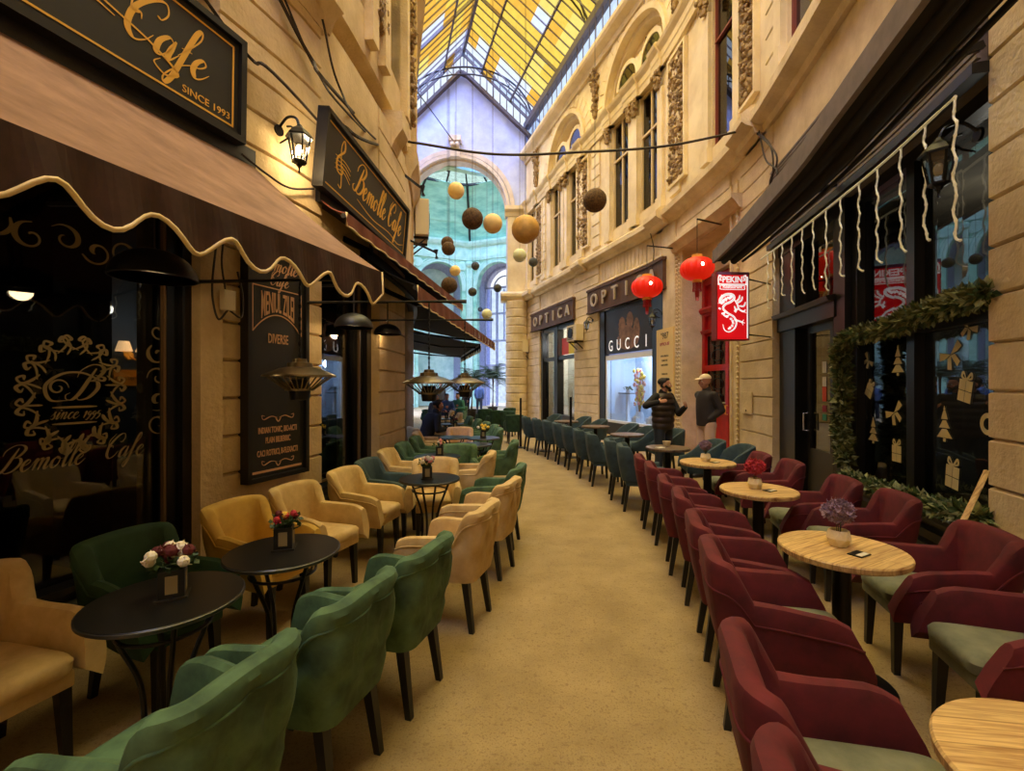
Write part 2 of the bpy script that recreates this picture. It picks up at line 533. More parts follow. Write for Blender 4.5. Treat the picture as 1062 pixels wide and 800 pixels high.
# ------------------------------------------------------------------ lettering
def text(bm, s, size, M, depth=.004, sx=1.0, align='CENTER', warp=None, mi=0, bold=0.0):
    cu = bpy.data.curves.new('lettering', 'FONT')
    cu.body = s; cu.size = 1.0; cu.align_x = align; cu.extrude = 0.0; cu.resolution_u = 3
    cu.offset = bold
    o = bpy.data.objects.new('lettering', cu); C.objects.link(o)
    dg = bpy.context.evaluated_depsgraph_get(); dg.update()
    me = bpy.data.meshes.new_from_object(o.evaluated_get(dg))
    bpy.data.objects.remove(o); bpy.data.curves.remove(cu)
    t = B(); t.from_mesh(me); bpy.data.meshes.remove(me)
    g = bmesh.ops.extrude_face_region(t, geom=t.faces[:])
    for v in g['geom']:
        if isinstance(v, bmesh.types.BMVert): v.co.z += 1.0
    mp = {}
    for v in t.verts:
        x, y, z = v.co.x * size * sx, v.co.y * size, -v.co.z * depth
        if warp: x, y = warp(x, y)
        mp[v] = bm.verts.new(M @ Vector((x, z, y)))
    for f in t.faces: face(bm, [mp[v] for v in f.verts], mi)
    t.free()


def ribbon(bm, pts, wa, wb, M, depth=.004, k=6, closed=False, y0=0.0, mi=0, taper=True, const=False):
    """pen stroke: thin going up, thick going down"""
    P = crom([(p[0], p[1], 0) for p in pts], k, closed)
    n = len(P); rs = []
    for i, p in enumerate(P):
        d = P[(i + 1) % n if closed else min(i + 1, n - 1)] - P[i - 1 if (i or closed) else 0]
        if d.length < 1e-9: d = Vector((1, 0, 0))
        d.normalize()
        w = wb if const else wa + (wb - wa) * max(0.0, -d.y) ** 1.3
        if taper and not closed: w *= min(1.0, .35 + 4.0 * min(i, n - 1 - i) / n)
        o = Vector((-d.y, d.x, 0)) * w / 2
        a, b = p + o, p - o
        rs.append([M @ Vector((a.x, y0, a.y)), M @ Vector((a.x, y0 - depth, a.y)),
                   M @ Vector((b.x, y0 - depth, b.y)), M @ Vector((b.x, y0, b.y))])
    rings(bm, rs, mi=mi, loop=closed, cap=not closed)


GL = {
    'e': (0.72, [[(0, .45), (.3, .55), (.5, .82), (.32, 1.0), (.1, .72), (.08, .3), (.3, .0), (.55, .14), (.78, .5)]]),
    'm': (1.36, [[(0, .5), (.16, .95), (.24, .9), (.22, .0)], [(.22, .1), (.34, .72), (.52, 1.0), (.64, .85), (.6, .0)],
                 [(.6, .1), (.74, .75), (.92, 1.0), (1.04, .82), (1.0, .2), (1.14, .0), (1.4, .5)]]),
    'o': (0.86, [[(.36, 1.0), (.1, .7), (.1, .25), (.32, .0), (.6, .3), (.58, .8), (.36, 1.0), (.5, .8), (.9, .78)]]),
    'l': (0.52, [[(0, .5), (.26, 1.0), (.5, 1.8), (.4, 2.25), (.24, 2.0), (.16, .8), (.2, .12), (.36, .0), (.56, .45)]]),
    'a': (0.92, [[(.62, .86), (.38, 1.0), (.12, .62), (.14, .12), (.34, .02), (.56, .4), (.66, 1.0)],
                 [(.66, 1.0), (.6, .25), (.7, .02), (.96, .5)]]),
    'f': (0.66, [[(0, .5), (.3, 1.1), (.56, 1.85), (.46, 2.25), (.3, 1.9), (.2, .5), (.12, -.6), (-.04, -1.0), (-.16, -.7),
                  (.2, .05), (.7, .5)], [(.02, .92), (.45, .98)]]),
    's': (0.62, [[(0, .4), (.34, 1.05), (.3, .8), (.46, .3), (.28, .0), (.06, .14)]]),
    'i': (0.46, [[(0, .5), (.2, 1.0), (.14, .2), (.26, .0), (.5, .5)], [(.3, 1.35), (.3, 1.3), (.28, 1.22)]]),
    'n': (0.96, [[(0, .5), (.16, .95), (.24, .9), (.22, .0)], [(.22, .1), (.34, .72), (.52, 1.0), (.64, .82), (.6, .2), (.72, .0), (.98, .5)]]),
    'c': (0.66, [[(.5, .78), (.42, .98), (.18, .8), (.08, .35), (.28, .0), (.5, .12), (.7, .5)]]),
    'r': (0.66, [[(0, .5), (.2, 1.1), (.28, .95), (.5, .92), (.36, .3), (.46, .0), (.7, .5)]]),
    'C': (1.35, [[(1.02, 1.55), (1.22, 1.5), (1.34, 1.9), (1.1, 2.3), (.66, 2.05), (.26, 1.25), (.3, .4), (.66, .0),
                  (1.0, .2), (1.2, .62)],
                 [(.62, .95), (.5, 1.2), (.2, 1.1), (.1, 1.7), (.42, 2.3)]]),
    'B': (1.5, [[(.74, 2.1), (.6, 1.3), (.44, .5), (.2, .06), (-.12, .08), (-.26, .34), (-.08, .5)],
                [(-.1, 1.5), (-.06, 1.95), (.4, 2.35), (.95, 2.3), (1.24, 1.95), (1.0, 1.4), (.6, 1.22)],
                [(.74, 1.24), (1.14, 1.2), (1.34, .75), (1.06, .18), (.6, .02), (.4, .2), (.52, .34)]]),
    '1': (0.5, [[(.1, .8), (.3, 1.0), (.24, .0)]]),
    '9': (0.62, [[(.5, .8), (.3, 1.0), (.1, .7), (.28, .42), (.5, .75), (.42, .1), (.2, -.3), (.04, -.2)]]),
    '5': (0.6, [[(.56, 1.0), (.2, .98), (.16, .55), (.42, .6), (.5, .2), (.24, -.2), (.02, -.1)]]),
    '3': (0.6, [[(.12, .9), (.36, 1.0), (.44, .7), (.24, .5), (.48, .3), (.36, -.2), (.02, -.2)]]),
    ' ': (0.5, []),
}


def script(bm, s, xh, M, wa=.05, wb=.2, slant=.32, depth=.004, center=True, path=None, mi=0):
    """copperplate-like lettering in strokes; xh is the x-height"""
    tot = sum(GL[c][0] for c in s)
    x = -tot / 2 if center else 0.0
    for c in s:
        adv, st = GL[c]
        for q in st:
            pts = []
            for (a, b) in q:
                X, Z = (x + a + slant * b) * xh, b * xh
                if path: X, Z = path(X, Z)
                pts.append((X, Z))
            ribbon(bm, pts, wa * xh, wb * xh, M, depth, mi=mi)
        x += adv
    return tot * xh


def spiral(cx, cz, r, a0, turns, k=14, sgn=1):
    return [(cx + r * (1 - .8 * i / k) * cos(a0 + sgn * 2 * pi * turns * i / k),
             cz + r * (1 - .8 * i / k) * sin(a0 + sgn * 2 * pi * turns * i / k)) for i in range(k + 1)]
# ------------------------------------------------------------------ setting
def wp(W, px, py, n=0.0):
    """distance along the wall and height of the point of a wall plane seen at a pixel"""
    s = W.s_px(px, n); Y = W.pt(s, n).y
    return s, HC - (py - 400) / F * Y


R = {k: RW.s_px(k) for k in (1026, 868, 801, 757, 706, 688, 621, 596, 560, 543)}
RE = RW.L[-1]
LEFT1, LEFT2 = LW.s_px(203, .15), LW.s_px(334, .15)
LEFT3, LEFT4 = LW.s_px(392, .1), LW.s_px(420, .12)
LE = LW.L[-1]

bm = B(); box(bm, -14, 14, -6, 44, -.25, 0)
struct('floor', bm, M['floor'])

# ---- right facade
bm = B()
sbox(bm, RW, 0, RE, -.75, -.45, 4.3, 13.3, .5)
courses(bm, RW, 0, R[1026], -.6, 0, .62, 5.9)
sbox(bm, RW, 0, R[1026], -.6, .05, 0, .62)
courses(bm, RW, R[801], R[757] - .42, -.6, 0, .5, 5.9)
sbox(bm, RW, R[801], R[757] - .42, -.6, .05, 0, .5)
sbox(bm, RW, R[757] - .42, R[757], -.6, -.03, 0, 5.9)
sbox(bm, RW, R[757] - .3, R[757] - .22, -.1, 0.0, .3, 5.6)
sbox(bm, RW, R[757] - .06, R[757], -.1, 0.01, .3, 5.6)
sbox(bm, RW, R[706], R[706] + .3, -.75, -.03, 0, 5.9)
sbox(bm, RW, R[706] + .3, R[688], -.6, .02, 0, 5.9)
courses(bm, RW, R[621], R[596], -.6, 0.02, 0, 5.9)
courses(bm, RW, R[560], RE, -.6, 0.02, 0, 5.9)
sbox(bm, RW, R[1026], R[801], -.6, -.02, 4.45, 5.9)
sbox(bm, RW, R[757], R[706], -.6, -.05, 5.0, 5.9)
courses(bm, RW, R[757], R[706], -.2, .01, 5.28, 5.9, .31)
# fluted boards above the two signs
for a, b in ((R[688], R[621]), (R[596], R[560])):
    sbox(bm, RW, a, b, -.6, -.06, 5.0, 5.9)
    k = int((b - a) / .2)
    for i in range(k):
        sbox(bm, RW, a + (b - a) * (i + .08) / k, a + (b - a) * (i + .92) / k, -.07, -.03, 5.2, 5.85, 1)
    sweep(bm, RW, a, b, [(-.1, 5.08), (.06, 5.08), (.1, 5.14), (.06, 5.2), (-.1, 5.2)])
wr = struct('wall_right', bm, M['stone'])

# upper storey: windows and what lies between them
WINS = [RW.s_y(y) for y in (3.0, 4.6, 6.35, 9.45, 13.25, 14.8, 18.1, 19.75, 22.6)]
WW = [.66, .66, .6, .5, .56, .56, .54, .54, .46]
bm = B()
cur = 0.0
for c, w in zip(WINS, WW):
    sbox(bm, RW, cur, c - w, -.6, 0, 6.3, 10.35)
    sbox(bm, RW, c - w, c + w, -.6, 0, 6.3, 6.75)
    cur = c + w
sbox(bm, RW, cur, RE, -.6, 0, 6.3, 10.35)
LUN = [RW.s_y(9.3), RW.s_y(14.0), RW.s_y(18.95)]
LR = [1.6, 1.75, 1.7]
cur = 0.0
for c, r in zip(LUN, LR):
    sbox(bm, RW, cur, c - r, -.6, 0, 10.35, 13.3)
    sbox(bm, RW, c - r, c + r, -.6, 0, 10.35, 10.85)
    archfill(bm, RW, c, r, 10.85, 13.3, -.6, 0)
    cur = c + r
sbox(bm, RW, cur, RE, -.6, 0, 10.35, 13.3)
# rusticated strips and flat pilasters beside the windows
for c, w in zip(WINS, WW):
    for q in (-1, 1):
        a = c + q * (w + .02); b = c + q * (w + .30)
        sbox(bm, RW, min(a, b), max(a, b), -.05, .09, 6.75, 9.7)
        sbox(bm, RW, min(a, b) - .03, max(a, b) + .03, -.05, .13, 6.45, 6.75)
for y in (7.35, 11.75, 16.35, 21.2):
    s = RW.s_y(y)
    courses(bm, RW, s - .28, s + .28, -.05, .06, 6.5, 10.2, .42, .035)
for c, r in zip(LUN, LR):
    archring(bm, RW, c, r, r + .16, 10.85, -.1, .1)
    [archring(bm, RW, c, r + .22, r + .62, 10.85, -.05, .04, 2, pi * (k + .06) / 17, pi * (k + .94) / 17) for k in range(17)]
    archring(bm, RW, c, r - .16, r, 10.85, -.5, -.14)
    for q in (-1, 1):
        archring(bm, RW, c + q * .66, .5, .64, 11.28, -.5, -.1, 16)
    sbox(bm, RW, c - .16, c + .16, -.5, -.1, 10.85, 11.7)
struct('wall_right_upper', bm, M['stone_up'])
# dark glass of the lunettes
for i, (c, r) in enumerate(zip(LUN, LR)):
    bm = B()
    for q in (-1, 1):
        f = [RW.pt(c + q * .66 - cos(pi * k / 14) * .5, -.13, 11.28 + sin(pi * k / 14) * .5) for k in range(15)] + [RW.pt(c + q * .66 + .5, -.13, 10.86), RW.pt(c + q * .66 - .5, -.13, 10.86)]
        g = [p - RW.normal(c) * .02 for p in f]
        rings(bm, [f, g])
    g = [(-.26, 11.85), (.26, 11.85), (0, 12.3)]
    rings(bm, [[RW.pt(c + a, n, z) for a, z in g] for n in (-.36, -.4)])
    struct('window_%d' % (21 + i), bm, M['g_up'])

# mouldings
LEDGE = [(-.3, 5.88), (.05, 5.88), (.08, 5.98), (.2, 6.03), (.26, 6.08), (.26, 6.22), (.1, 6.34), (-.3, 6.42)]
ENT = [(-.3, 10.2), (.1, 10.2), (.12, 10.36), (.14, 10.4), (.15, 10.56), (.24, 10.68), (.27, 10.76), (.22, 10.82), (-.3, 10.85)]
TOP = [(-.3, 12.85), (.1, 12.85), (.14, 13.0), (.34, 13.1), (.4, 13.2), (.4, 13.32), (-.3, 13.32)]
tn = 0


def trim(W, s0, s1, prof, m, z=0.0, dn=0.0, step=.35):
    global tn
    tn += 1
    bm = B(); sweep(bm, W, s0, s1, [(a + (dn if a > 0 else 0), b + z) for a, b in prof], step)
    return struct('trim_%d' % tn, bm, m)


trim(RW, 0, RE, LEDGE, M['stone'])
for y0, y1 in ((7.7, 8.5), (12.1, 12.9), (17.0, 17.7), (22.2, 23.3)):
    trim(RW, RW.s_y(y0), RW.s_y(y1), LEDGE, M['stone'], 0, .14)
trim(RW, 0, RE, ENT, M['stone_up'])
for c in WINS:
    for q in (-1, 1):
        trim(RW, c + q * .66 - .24, c + q * .66 + .24, ENT, M['stone_up'], 0, .07)
trim(RW, 0, RE, TOP, M['stone_up'])
trim(RW, R[757] - .5, R[706] + .34, [(-.1, 5.02), (.06, 5.02), (.12, 5.12), (.2, 5.2), (.2, 5.28), (-.1, 5.28)], M['stone'])


def window(n, W, c, w, z0, z1, n0, fm, gm, rail=None, depth=.1, mull=True):
    bm = B()
    t = .07 if mull else .045
    for a, b in ((c - w, c - w + t), (c + w - t, c + w)) + (((c - t / 2, c + t / 2),) if mull else ()):
        sbox(bm, W, a, b, n0 - depth, n0, z0, z1)
    for a, b in ((z0, z0 + t), (z1 - t, z1)) + (((rail - t / 2, rail + t / 2),) if rail else ()):
        sbox(bm, W, c - w, c + w, n0 - depth, n0 + .01, a, b)
    o = struct('window_%d' % n, bm, fm)
    bm = B(); sbox(bm, W, c - w + .02, c + w - .02, n0 - .06, n0 - .05, z0 + .02, z1 - .02)
    obj('pane', bm, gm, o)
    return o


M['winred'] = mat('red_window_frame', (128, 56, 40), .6)
M['wincream'] = mat('cream_window_frame', (206, 182, 138), .6)
for i, (c, w) in enumerate(zip(WINS, WW)):
    window(i + 1, RW, c, w, 6.75, 10.2, -.06, M['winred'] if i in (1, 2, 3) else M['wincream'], M['g_up'], 9.0, mull=i not in (1, 2, 3))


# carved relief panels, swags and capitals
def relief(W, s0, s1, z0, z1, n, seed, dens=150, size=.085):
    global tn
    tn += 1
    rnd = random.Random(seed)
    bm = B()
    sbox(bm, W, s0, s1, n - .03, n, z0, z1)
    for i in range(int(dens * (s1 - s0) * (z1 - z0))):
        d = rnd.uniform(s0 + .04, s1 - .04); z = rnd.uniform(z0 + .05, z1 - .05)
        ico(bm, W.pt(d, n + rnd.uniform(.0, .05), z), size * rnd.uniform(.6, 1.2), 1,
            sc=(rnd.uniform(.4, 1), rnd.uniform(.4, 1), rnd.uniform(.5, 1.3)),
            rot=Matrix.Rotation(rnd.uniform(0, 6.3), 3, Vector((rnd.random(), rnd.random(), rnd.random())).normalized()))
    return struct('trim_%d' % tn, bm, M['carve'])


def reliefframe(W, s0, s1, z0, z1):
    global tn
    tn += 1
    bm = B(); t = .07
    for a, b, c, d in ((s0 - t, s0, z0 - t, z1 + t), (s1, s1 + t, z0 - t, z1 + t), (s0, s1, z0 - t, z0), (s0, s1, z1, z1 + t)):
        sbox(bm, W, a, b, -.02, .1, c, d)
    struct('trim_%d' % tn, bm, M['stone_up'])


for i, (y, w) in enumerate(((8.25, .3), (11.75, .42), (17.25, .42), (21.6, .35))):
    s = RW.s_y(y)
    if i in (0,): s = RW.s_px(779)
    if i == 1: s = RW.s_px(704)
    if i == 2: s = RW.s_px(606)
    relief(RW, s - w, s + w, 6.8, 10.0, .03, 40 + i, 130)
    reliefframe(RW, s - w, s + w, 6.8, 10.0)


def swag(W, s, n, z, L, w, seed):
    global tn
    tn += 1
    rnd = random.Random(seed); bm = B()
    for i in range(int(60 * L)):
        t = i / (60 * L)
        k = w * (1 - .75 * t)
        ico(bm, W.pt(s + rnd.uniform(-k, k), n + rnd.uniform(0, .12) * (1 - t * .5), z - L * t), rnd.uniform(.05, .1), 1,
            sc=(rnd.uniform(.6, 1), rnd.uniform(.6, 1), rnd.uniform(.7, 1.2)))
    struct('trim_%d' % tn, bm, M['carve'])


for i, y in enumerate((11.7, 16.4, 22.0)):
    swag(RW, RW.s_y(y), .05, 12.8, 1.7, .3, 60 + i)
for i, c in enumerate(WINS[3:8]):
    for q in (-1, 1):
        swag(RW, c + q * .66, .1, 10.15, .45, .2, 70 + i * 2 + q)

# clerestory strip of the right wall
bm = B()
k = int(RE / .5)
for i in range(k + 1):
    d = RE * i / k
    bar(bm, RW.pt(d, .05, 13.3), RW.pt(d, .05, 14.7), .03, .04)
for z in (13.34,):
    sbox(bm, RW, 0, RE, .0, .06, z - .03, z + .03)
sbox(bm, RW, 0, RE, -.15, .15, 14.62, 14.92)
o = struct('trim_clerestory', bm, M['roofsteel']); o.name = 'trim_90'
bm = B(); sbox(bm, RW, 0, RE, .01, .02, 13.3, 14.7)
struct('window_31', bm, M['p_clr'])

# ---- unseen wall added behind the viewer to block sky light from there
bm = B(); box(bm, -6.4, 1.6, -5.4, -4.9, 0, 14.2)
struct('wall_back_blocker', bm, M['stone_l'])
# ---- left facade
bm = B()
sbox(bm, LW, 0, LE, -.6, -.3, 3.6, 13.3, .5)
sbox(bm, LW, 0, LEFT1, -.5, .1, 3.45, 5.6)
courses(bm, LW, 0, LEFT1 - .02, -.3, .14, 3.45, 5.6, .42)
courses(bm, LW, LEFT1 + .2, LEFT2, -.5, .15, .3, 5.6, .31)
sweep(bm, LW, LEFT1, LEFT1 + .19, [(-.5, .0), (.19, .0), (.19, 3.4), (-.5, 3.4)])
sbox(bm, LW, LEFT1, LEFT2, -.5, .2, 0, .3)
sbox(bm, LW, LEFT2, LEFT3, -.5, .1, 3.3, 5.6)
courses(bm, LW, LEFT3, LEFT4, -.5, .12, 0, 5.6, .31)
sbox(bm, LW, LEFT4, LE, -.5, .08, 3.4, 5.6)
piers = [(9.9, 10.5), (12.6, 13.2), (15.4, 16.0), (18.4, 19.0), (21.5, 23.4)]
for y0, y1 in piers:
    courses(bm, LW, LW.s_y(y0), LW.s_y(y1), -.5, .12, 0, 5.6, .31)
# storey above
lw = [LW.s_y(y) for y in (2.2, 5.6, 7.3, 10.2, 13.4, 17.0, 20.5)]
cur = 0
for c in lw:
    courses(bm, LW, cur, c - .5, -.5, .08, 6.0, 13.0, .42)
    sbox(bm, LW, c - .5, c + .5, -.5, .08, 6.0, 6.6); sbox(bm, LW, c - .5, c + .5, -.5, .08, 9.7, 13.0)
    sbox(bm, LW, c - .72, c - .5, -.3, .2, 6.2, 9.9); sbox(bm, LW, c + .5, c + .72, -.3, .2, 6.2, 9.9)
    cur = c + .5
courses(bm, LW, cur, LE, -.5, .08, 6.0, 13.0, .42)
sbox(bm, LW, 0, LE, -.5, .08, 12.9, 13.4)
struct('wall_left', bm, M['stone_l'])
for i, c in enumerate(lw):
    window(41 + i, LW, c, .5, 6.6, 9.7, -.1, M['wincream'], M['g_up'], 8.7)
for q0, q1 in ((0, LW.s_px(350, .2)), (LW.s_y(8.6), LE)): trim(LW, q0, q1, [(-.3, 5.5), (.12, 5.5), (.16, 5.62), (.22, 5.72), (.26, 5.8), (.26, 5.98), (.2, 6.1), (-.3, 6.1)], M['stone_l'])
trim(LW, 0, LE, [(-.3, 10.2), (.14, 10.2), (.2, 10.4), (.4, 10.6), (.4, 10.8), (-.3, 10.85)], M['stone_l'])
trim(LW, 0, LE, TOP, M['stone_l'])
s = LW.s_px(415, .3)
trim(LW, s + .15, s + .5, [(-.3, 5.3), (.13, 5.3), (.18, 5.42), (.24, 5.5), (.3, 5.58), (.3, 5.85), (-.3, 5.9)], M['stone_l'])
s = LW.s_px(350, .3)
trim(LW, s - 1.0, s + .02, [(-.3, 5.4), (.16, 5.4), (.22, 5.52), (.36, 5.6), (.36, 5.98), (-.3, 6.0)], M['stone_l'])
for i, y in enumerate((6.5, 8.7)):
    s = LW.s_y(y); relief(LW, s - .24, s + .24, 6.6, 9.8, .12, 90 + i, 120)
bm = B()
k = int(LE / .5)
for i in range(k + 1):
    d = LE * i / k
    bar(bm, LW.pt(d, .05, 13.3), LW.pt(d, .05, 14.7), .05, .08)
sbox(bm, LW, 0, LE, .0, .06, 13.97, 14.03)
sbox(bm, LW, 0, LE, -.15, .15, 14.62, 14.92)
struct('trim_91', bm, M['roofsteel'])
bm = B(); sbox(bm, LW, 0, LE, .01, .02, 13.3, 14.7)
struct('window_32', bm, M['p_clr'])

# ---- end wall with the big arch
FW = Wall([(1.4, 23.5), (-2.5, 23.5), (-6.6, 23.5)], 1)
AC, AR, AZ = 1.4 + 2.87, 2.6, 10.6
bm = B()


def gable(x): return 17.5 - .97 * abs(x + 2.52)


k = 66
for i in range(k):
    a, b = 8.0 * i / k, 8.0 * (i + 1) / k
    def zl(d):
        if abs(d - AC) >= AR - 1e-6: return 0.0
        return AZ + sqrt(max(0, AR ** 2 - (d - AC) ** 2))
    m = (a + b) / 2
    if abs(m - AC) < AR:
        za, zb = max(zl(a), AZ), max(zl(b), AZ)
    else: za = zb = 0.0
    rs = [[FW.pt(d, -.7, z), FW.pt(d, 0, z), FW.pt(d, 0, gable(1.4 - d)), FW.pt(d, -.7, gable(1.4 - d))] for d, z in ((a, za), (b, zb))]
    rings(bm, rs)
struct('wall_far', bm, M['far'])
bm = B()
archring(bm, FW, AC, AR, AR + .16, AZ, -.1, .12, 40)
archring(bm, FW, AC, AR + .2, AR + .42, AZ, -.1, .08, 40)
archring(bm, FW, AC, AR - .1, AR, AZ, -.7, -.1, 40)
struct('trim_60', bm, M['far_trim'], smooth=True)
bm = B()
sbox(bm, FW, AC - .22, AC + .22, 0, .35, AZ + AR - .05, AZ + AR + .7)
sbox(bm, FW, AC - .32, AC + .32, 0, .45, AZ + AR + .7, AZ + AR + .95)
for q in (-.12, .12): ball(bm, FW.pt(AC + q, .38, AZ + AR + .5), .13, 8)
struct('trim_61', bm, M['far_trim'])
bm = B()
for d in (AC - AR - .6, AC + AR + .6):
    courses(bm, FW, d - .6, d + .6, -.3, .08, 0, 5.9, .42)
    sbox(bm, FW, d - .55, d + .55, -.3, .1, 6.4, 10.2)
    sweep(bm, FW, d - .7, d + .7, [(-.3, 10.2), (.14, 10.2), (.2, 10.4), (.34, 10.5), (.34, 10.68), (-.3, 10.7)])
    sweep(bm, FW, d - .7, d + .9, [(a + (.3 if a > 0 else 0), z) for a, z in LEDGE])
struct('trim_62', bm, M['stone_up'])
bm = B()
pr = []
for i in range(14):
    z = i * .42; pr += [(.52, z + .02), (.55, z + .05), (.55, z + .37), (.52, z + .4)]
lathe(bm, pr, 28, FW.pt(AC - AR - .5, .12, 0))
struct('trim_63', bm, M['stone'])

# ---- rotunda beyond the arch
RC, RR = Vector((-3.35, 30.5, 0)), 6.2


def oct_(k, r=RR, z=0.0):
    a = radians(90 + 45 * k)
    return RC + Vector((cos(a) * r, sin(a) * r, z))


bm, bt, bv = B(), B(), B()
for k in range(-2, 2):
    p, q = oct_(k), oct_(k + 1)
    W = Wall([(p.x, p.y), ((p.x + q.x) / 2, (p.y + q.y) / 2), (q.x, q.y)], 1)
    mid = W.pt(W.L[-1] / 2, .5)
    if (mid - RC).length > (W.pt(W.L[-1] / 2, 0) - RC).length: W.side = -1
    L = W.L[-1]; c = L / 2; r = 1.72
    sbox(bm, W, 0, c - r, -.5, 0, 0, 13, 3); sbox(bm, W, c + r, L, -.5, 0, 0, 13, 3)
    archfill(bm, W, c, r, 9.5, 13, -.5, 0)
    archring(bt, W, c, r, r + .14, 9.5, -.1, .1, 28); archring(bt, W, c, r + .18, r + .3, 9.5, -.1, .06, 28)
    archring(bt, W, c, r + .36, r + .44, 9.5, -.1, .04, 28)
    sbox(bt, W, 0, .34, -.1, .22, 0, 11.4, 3); sbox(bt, W, L - .34, L, -.1, .22, 0, 11.4, 3)
    sweep(bt, W, 0, L, [(-.1, 11.5), (.12, 11.5), (.16, 11.75), (.14, 12.5), (.3, 12.6), (.4, 12.8), (.4, 12.95), (-.1, 13)], 3)
    for d in (0.17, L - .17):
        ball(bt, W.pt(d, .2, 11.2), .26, 10)
    for q_ in (-1, 1):
        lathe(bt, [(.0, -.04), (.34, -.04), (.38, 0), (.34, .06), (.0, .06)], 20, W.pt(c + q_ * 1.75, .05, 11.05),
              M=W.frame(c).to_3x3().to_4x4() @ Matrix.Rotation(pi / 2, 4, 'X'))
    sbox(bt, W, c - r - .3, c - r, -.3, .08, 9.1, 9.5); sbox(bt, W, c + r, c + r + .3, -.3, .08, 9.1, 9.5)
    if k != -1: sbox(bt, W, -.5, L + .5, -2.6, -2.4, 0, 12.4, 3); sbox(bt, W, -.5, L + .5, -2.4, -2.36, 4.0, 4.3, 3)
    # vault behind each arch
    archring(bv, W, c, r + .02, r + .3, 9.5, -2.4, -.4, 16)
    sbox(bv, W, c - r - .3, c - r, -2.4, -.4, 0, 9.5, 3); sbox(bv, W, c + r, c + r + .3, -2.4, -.4, 0, 9.5, 3)
struct('wall_rotunda', bm, M['teal']); struct('trim_64', bt, M['teal_l']); struct('wall_vault', bv, M['violet'])
bm = B()
prof = [(RR + .1, 12.9), (RR - .05, 13.4), (5.75, 14.2), (5.65, 14.3), (5.15, 15.2), (5.05, 15.35), (4.5, 16.1), (4.4, 16.25), (4.05, 16.6)]
rs = [[oct_(k, r, z) for k in range(8)] for r, z in prof]
rs2 = [[oct_(k, r + .2, z + .1) for k in range(8)] for r, z in prof]
rings(bm, rs + rs2[::-1], loop=True)
struct('ceiling_dome', bm, M['teal'])
bm = B()
for k in range(8):
    tube(bm, [oct_(k, r - .05, z) for r, z in prof], .09, 6)
for k in range(16):
    a = radians(22.5 * k)
    bar(bm, RC + Vector((cos(a) * 4.0, sin(a) * 4.0, 16.6)), RC + Vector((cos(a) * .4, sin(a) * .4, 18.3)), .1)
for r, z in ((4.0, 16.6), (2.2, 17.5)):
    rs = [[RC + Vector((cos(radians(22.5 * k)) * (r + dr), sin(radians(22.5 * k)) * (r + dr), z + dz)) for dr, dz in ((-.08, -.08), (.08, -.08), (.08, .08), (-.08, .08))] for k in range(16)]
    rings(bm, rs, loop=True)
struct('trim_65', bm, M['iron'])
bm = B()
lathe(bm, [(4.0, 16.68), (.4, 18.36), (.4, 18.38), (4.0, 16.72)], 16, RC)
struct('window_33', bm, M['p_dome'])
# street door seen through the right hand arch
p, q = oct_(-1), oct_(0)
W = Wall([(p.x, p.y), ((p.x + q.x) / 2, (p.y + q.y) / 2), (q.x, q.y)], 1)
if (W.pt(2, .5) - RC).length > (W.pt(2, 0) - RC).length: W.side = -1
c = W.L[-1] / 2
bm = B()
archring(bm, W, c, 1.55, 1.75, 9.5, -1.6, -1.4, 20); archring(bm, W, c, .9, 1.0, 9.5, -1.55, -1.45, 16)
for d in (-1.72, -.62, .62, 1.62): sbox(bm, W, c + d, c + d + .12, -1.6, -1.4, 0, 9.6, 3)
for z in (2.6, 3.2, 5.2, 7.4, 9.5): sbox(bm, W, c - 1.72, c + 1.74, -1.6, -1.4, z, z + .14, 3)
for i in range(6): sbox(bm, W, c - 1.72 + i * .58, c - 1.66 + i * .58, -1.58, -1.42, 5.3, 9.4, 3)
o = struct('window_34', bm, M['violet'])
bm = B(); sbox(bm, W, c - 1.6, c + 1.6, -1.52, -1.5, .1, 9.5, 3)
obj('pane', bm, M['p_clr'], o)

# ---- glass roof
NR = 32
FR0, FR1 = .0, .985
RIDGE, EAVE = 18.2, 14.9


def rp(i, side, t, up=0.0):
    """point of the roof: i bays along, t 0 at the eave .. 1 at the ridge"""
    f = FR0 + (FR1 - FR0) * i / NR
    a, b = RW.pt(RE * f), LW.pt(LE * f)
    m = (a + b) / 2
    e = a if side > 0 else b
    p = e.lerp(m, t); p.z = EAVE + (RIDGE - EAVE) * t + up
    return p


rnd = random.Random(5)
bm = B(); NP = 7
for side in (-1, 1):
    for i in range(NR):
        for j in range(NP):
            u = rnd.random()
            mi = 0 if u < .62 else 1 if u < .74 else 2 if u < .95 else 3
            if i >= NR - 2: mi = 3 if u > .2 else 1
            if side < 0 and mi in (0, 2) and rnd.random() < .5: mi = 1
            v = [bm.verts.new(rp(i + a, side, (j + b) / NP, .06)) for a, b in ((0, 0), (1, 0), (1, 1), (0, 1))]
            face(bm, v, mi)
me_ = struct('ceiling', bm, [M['p_yel'], M['p_amb'], M['p_lem'], M['p_clr']])
bm = B()
for side in (-1, 1):
    for i in range(NR + 1):
        bar(bm, rp(i, side, 0), rp(i, side, 1), .08 if i % 4 == 0 else .035, .12 if i % 4 == 0 else .05)
        if i < NR: bar(bm, rp(i + .5, side, 0), rp(i + .5, side, 1), .035, .05)
    for j in (2, 5):
        for i in range(NR):
            bar(bm, rp(i, side, j / NP), rp(i + 1, side, j / NP), .08)
for i in range(NR):
    bar(bm, rp(i, 1, 1), rp(i + 1, 1, 1), .14, .3)
struct('trim_66', bm, M['roofsteel'])


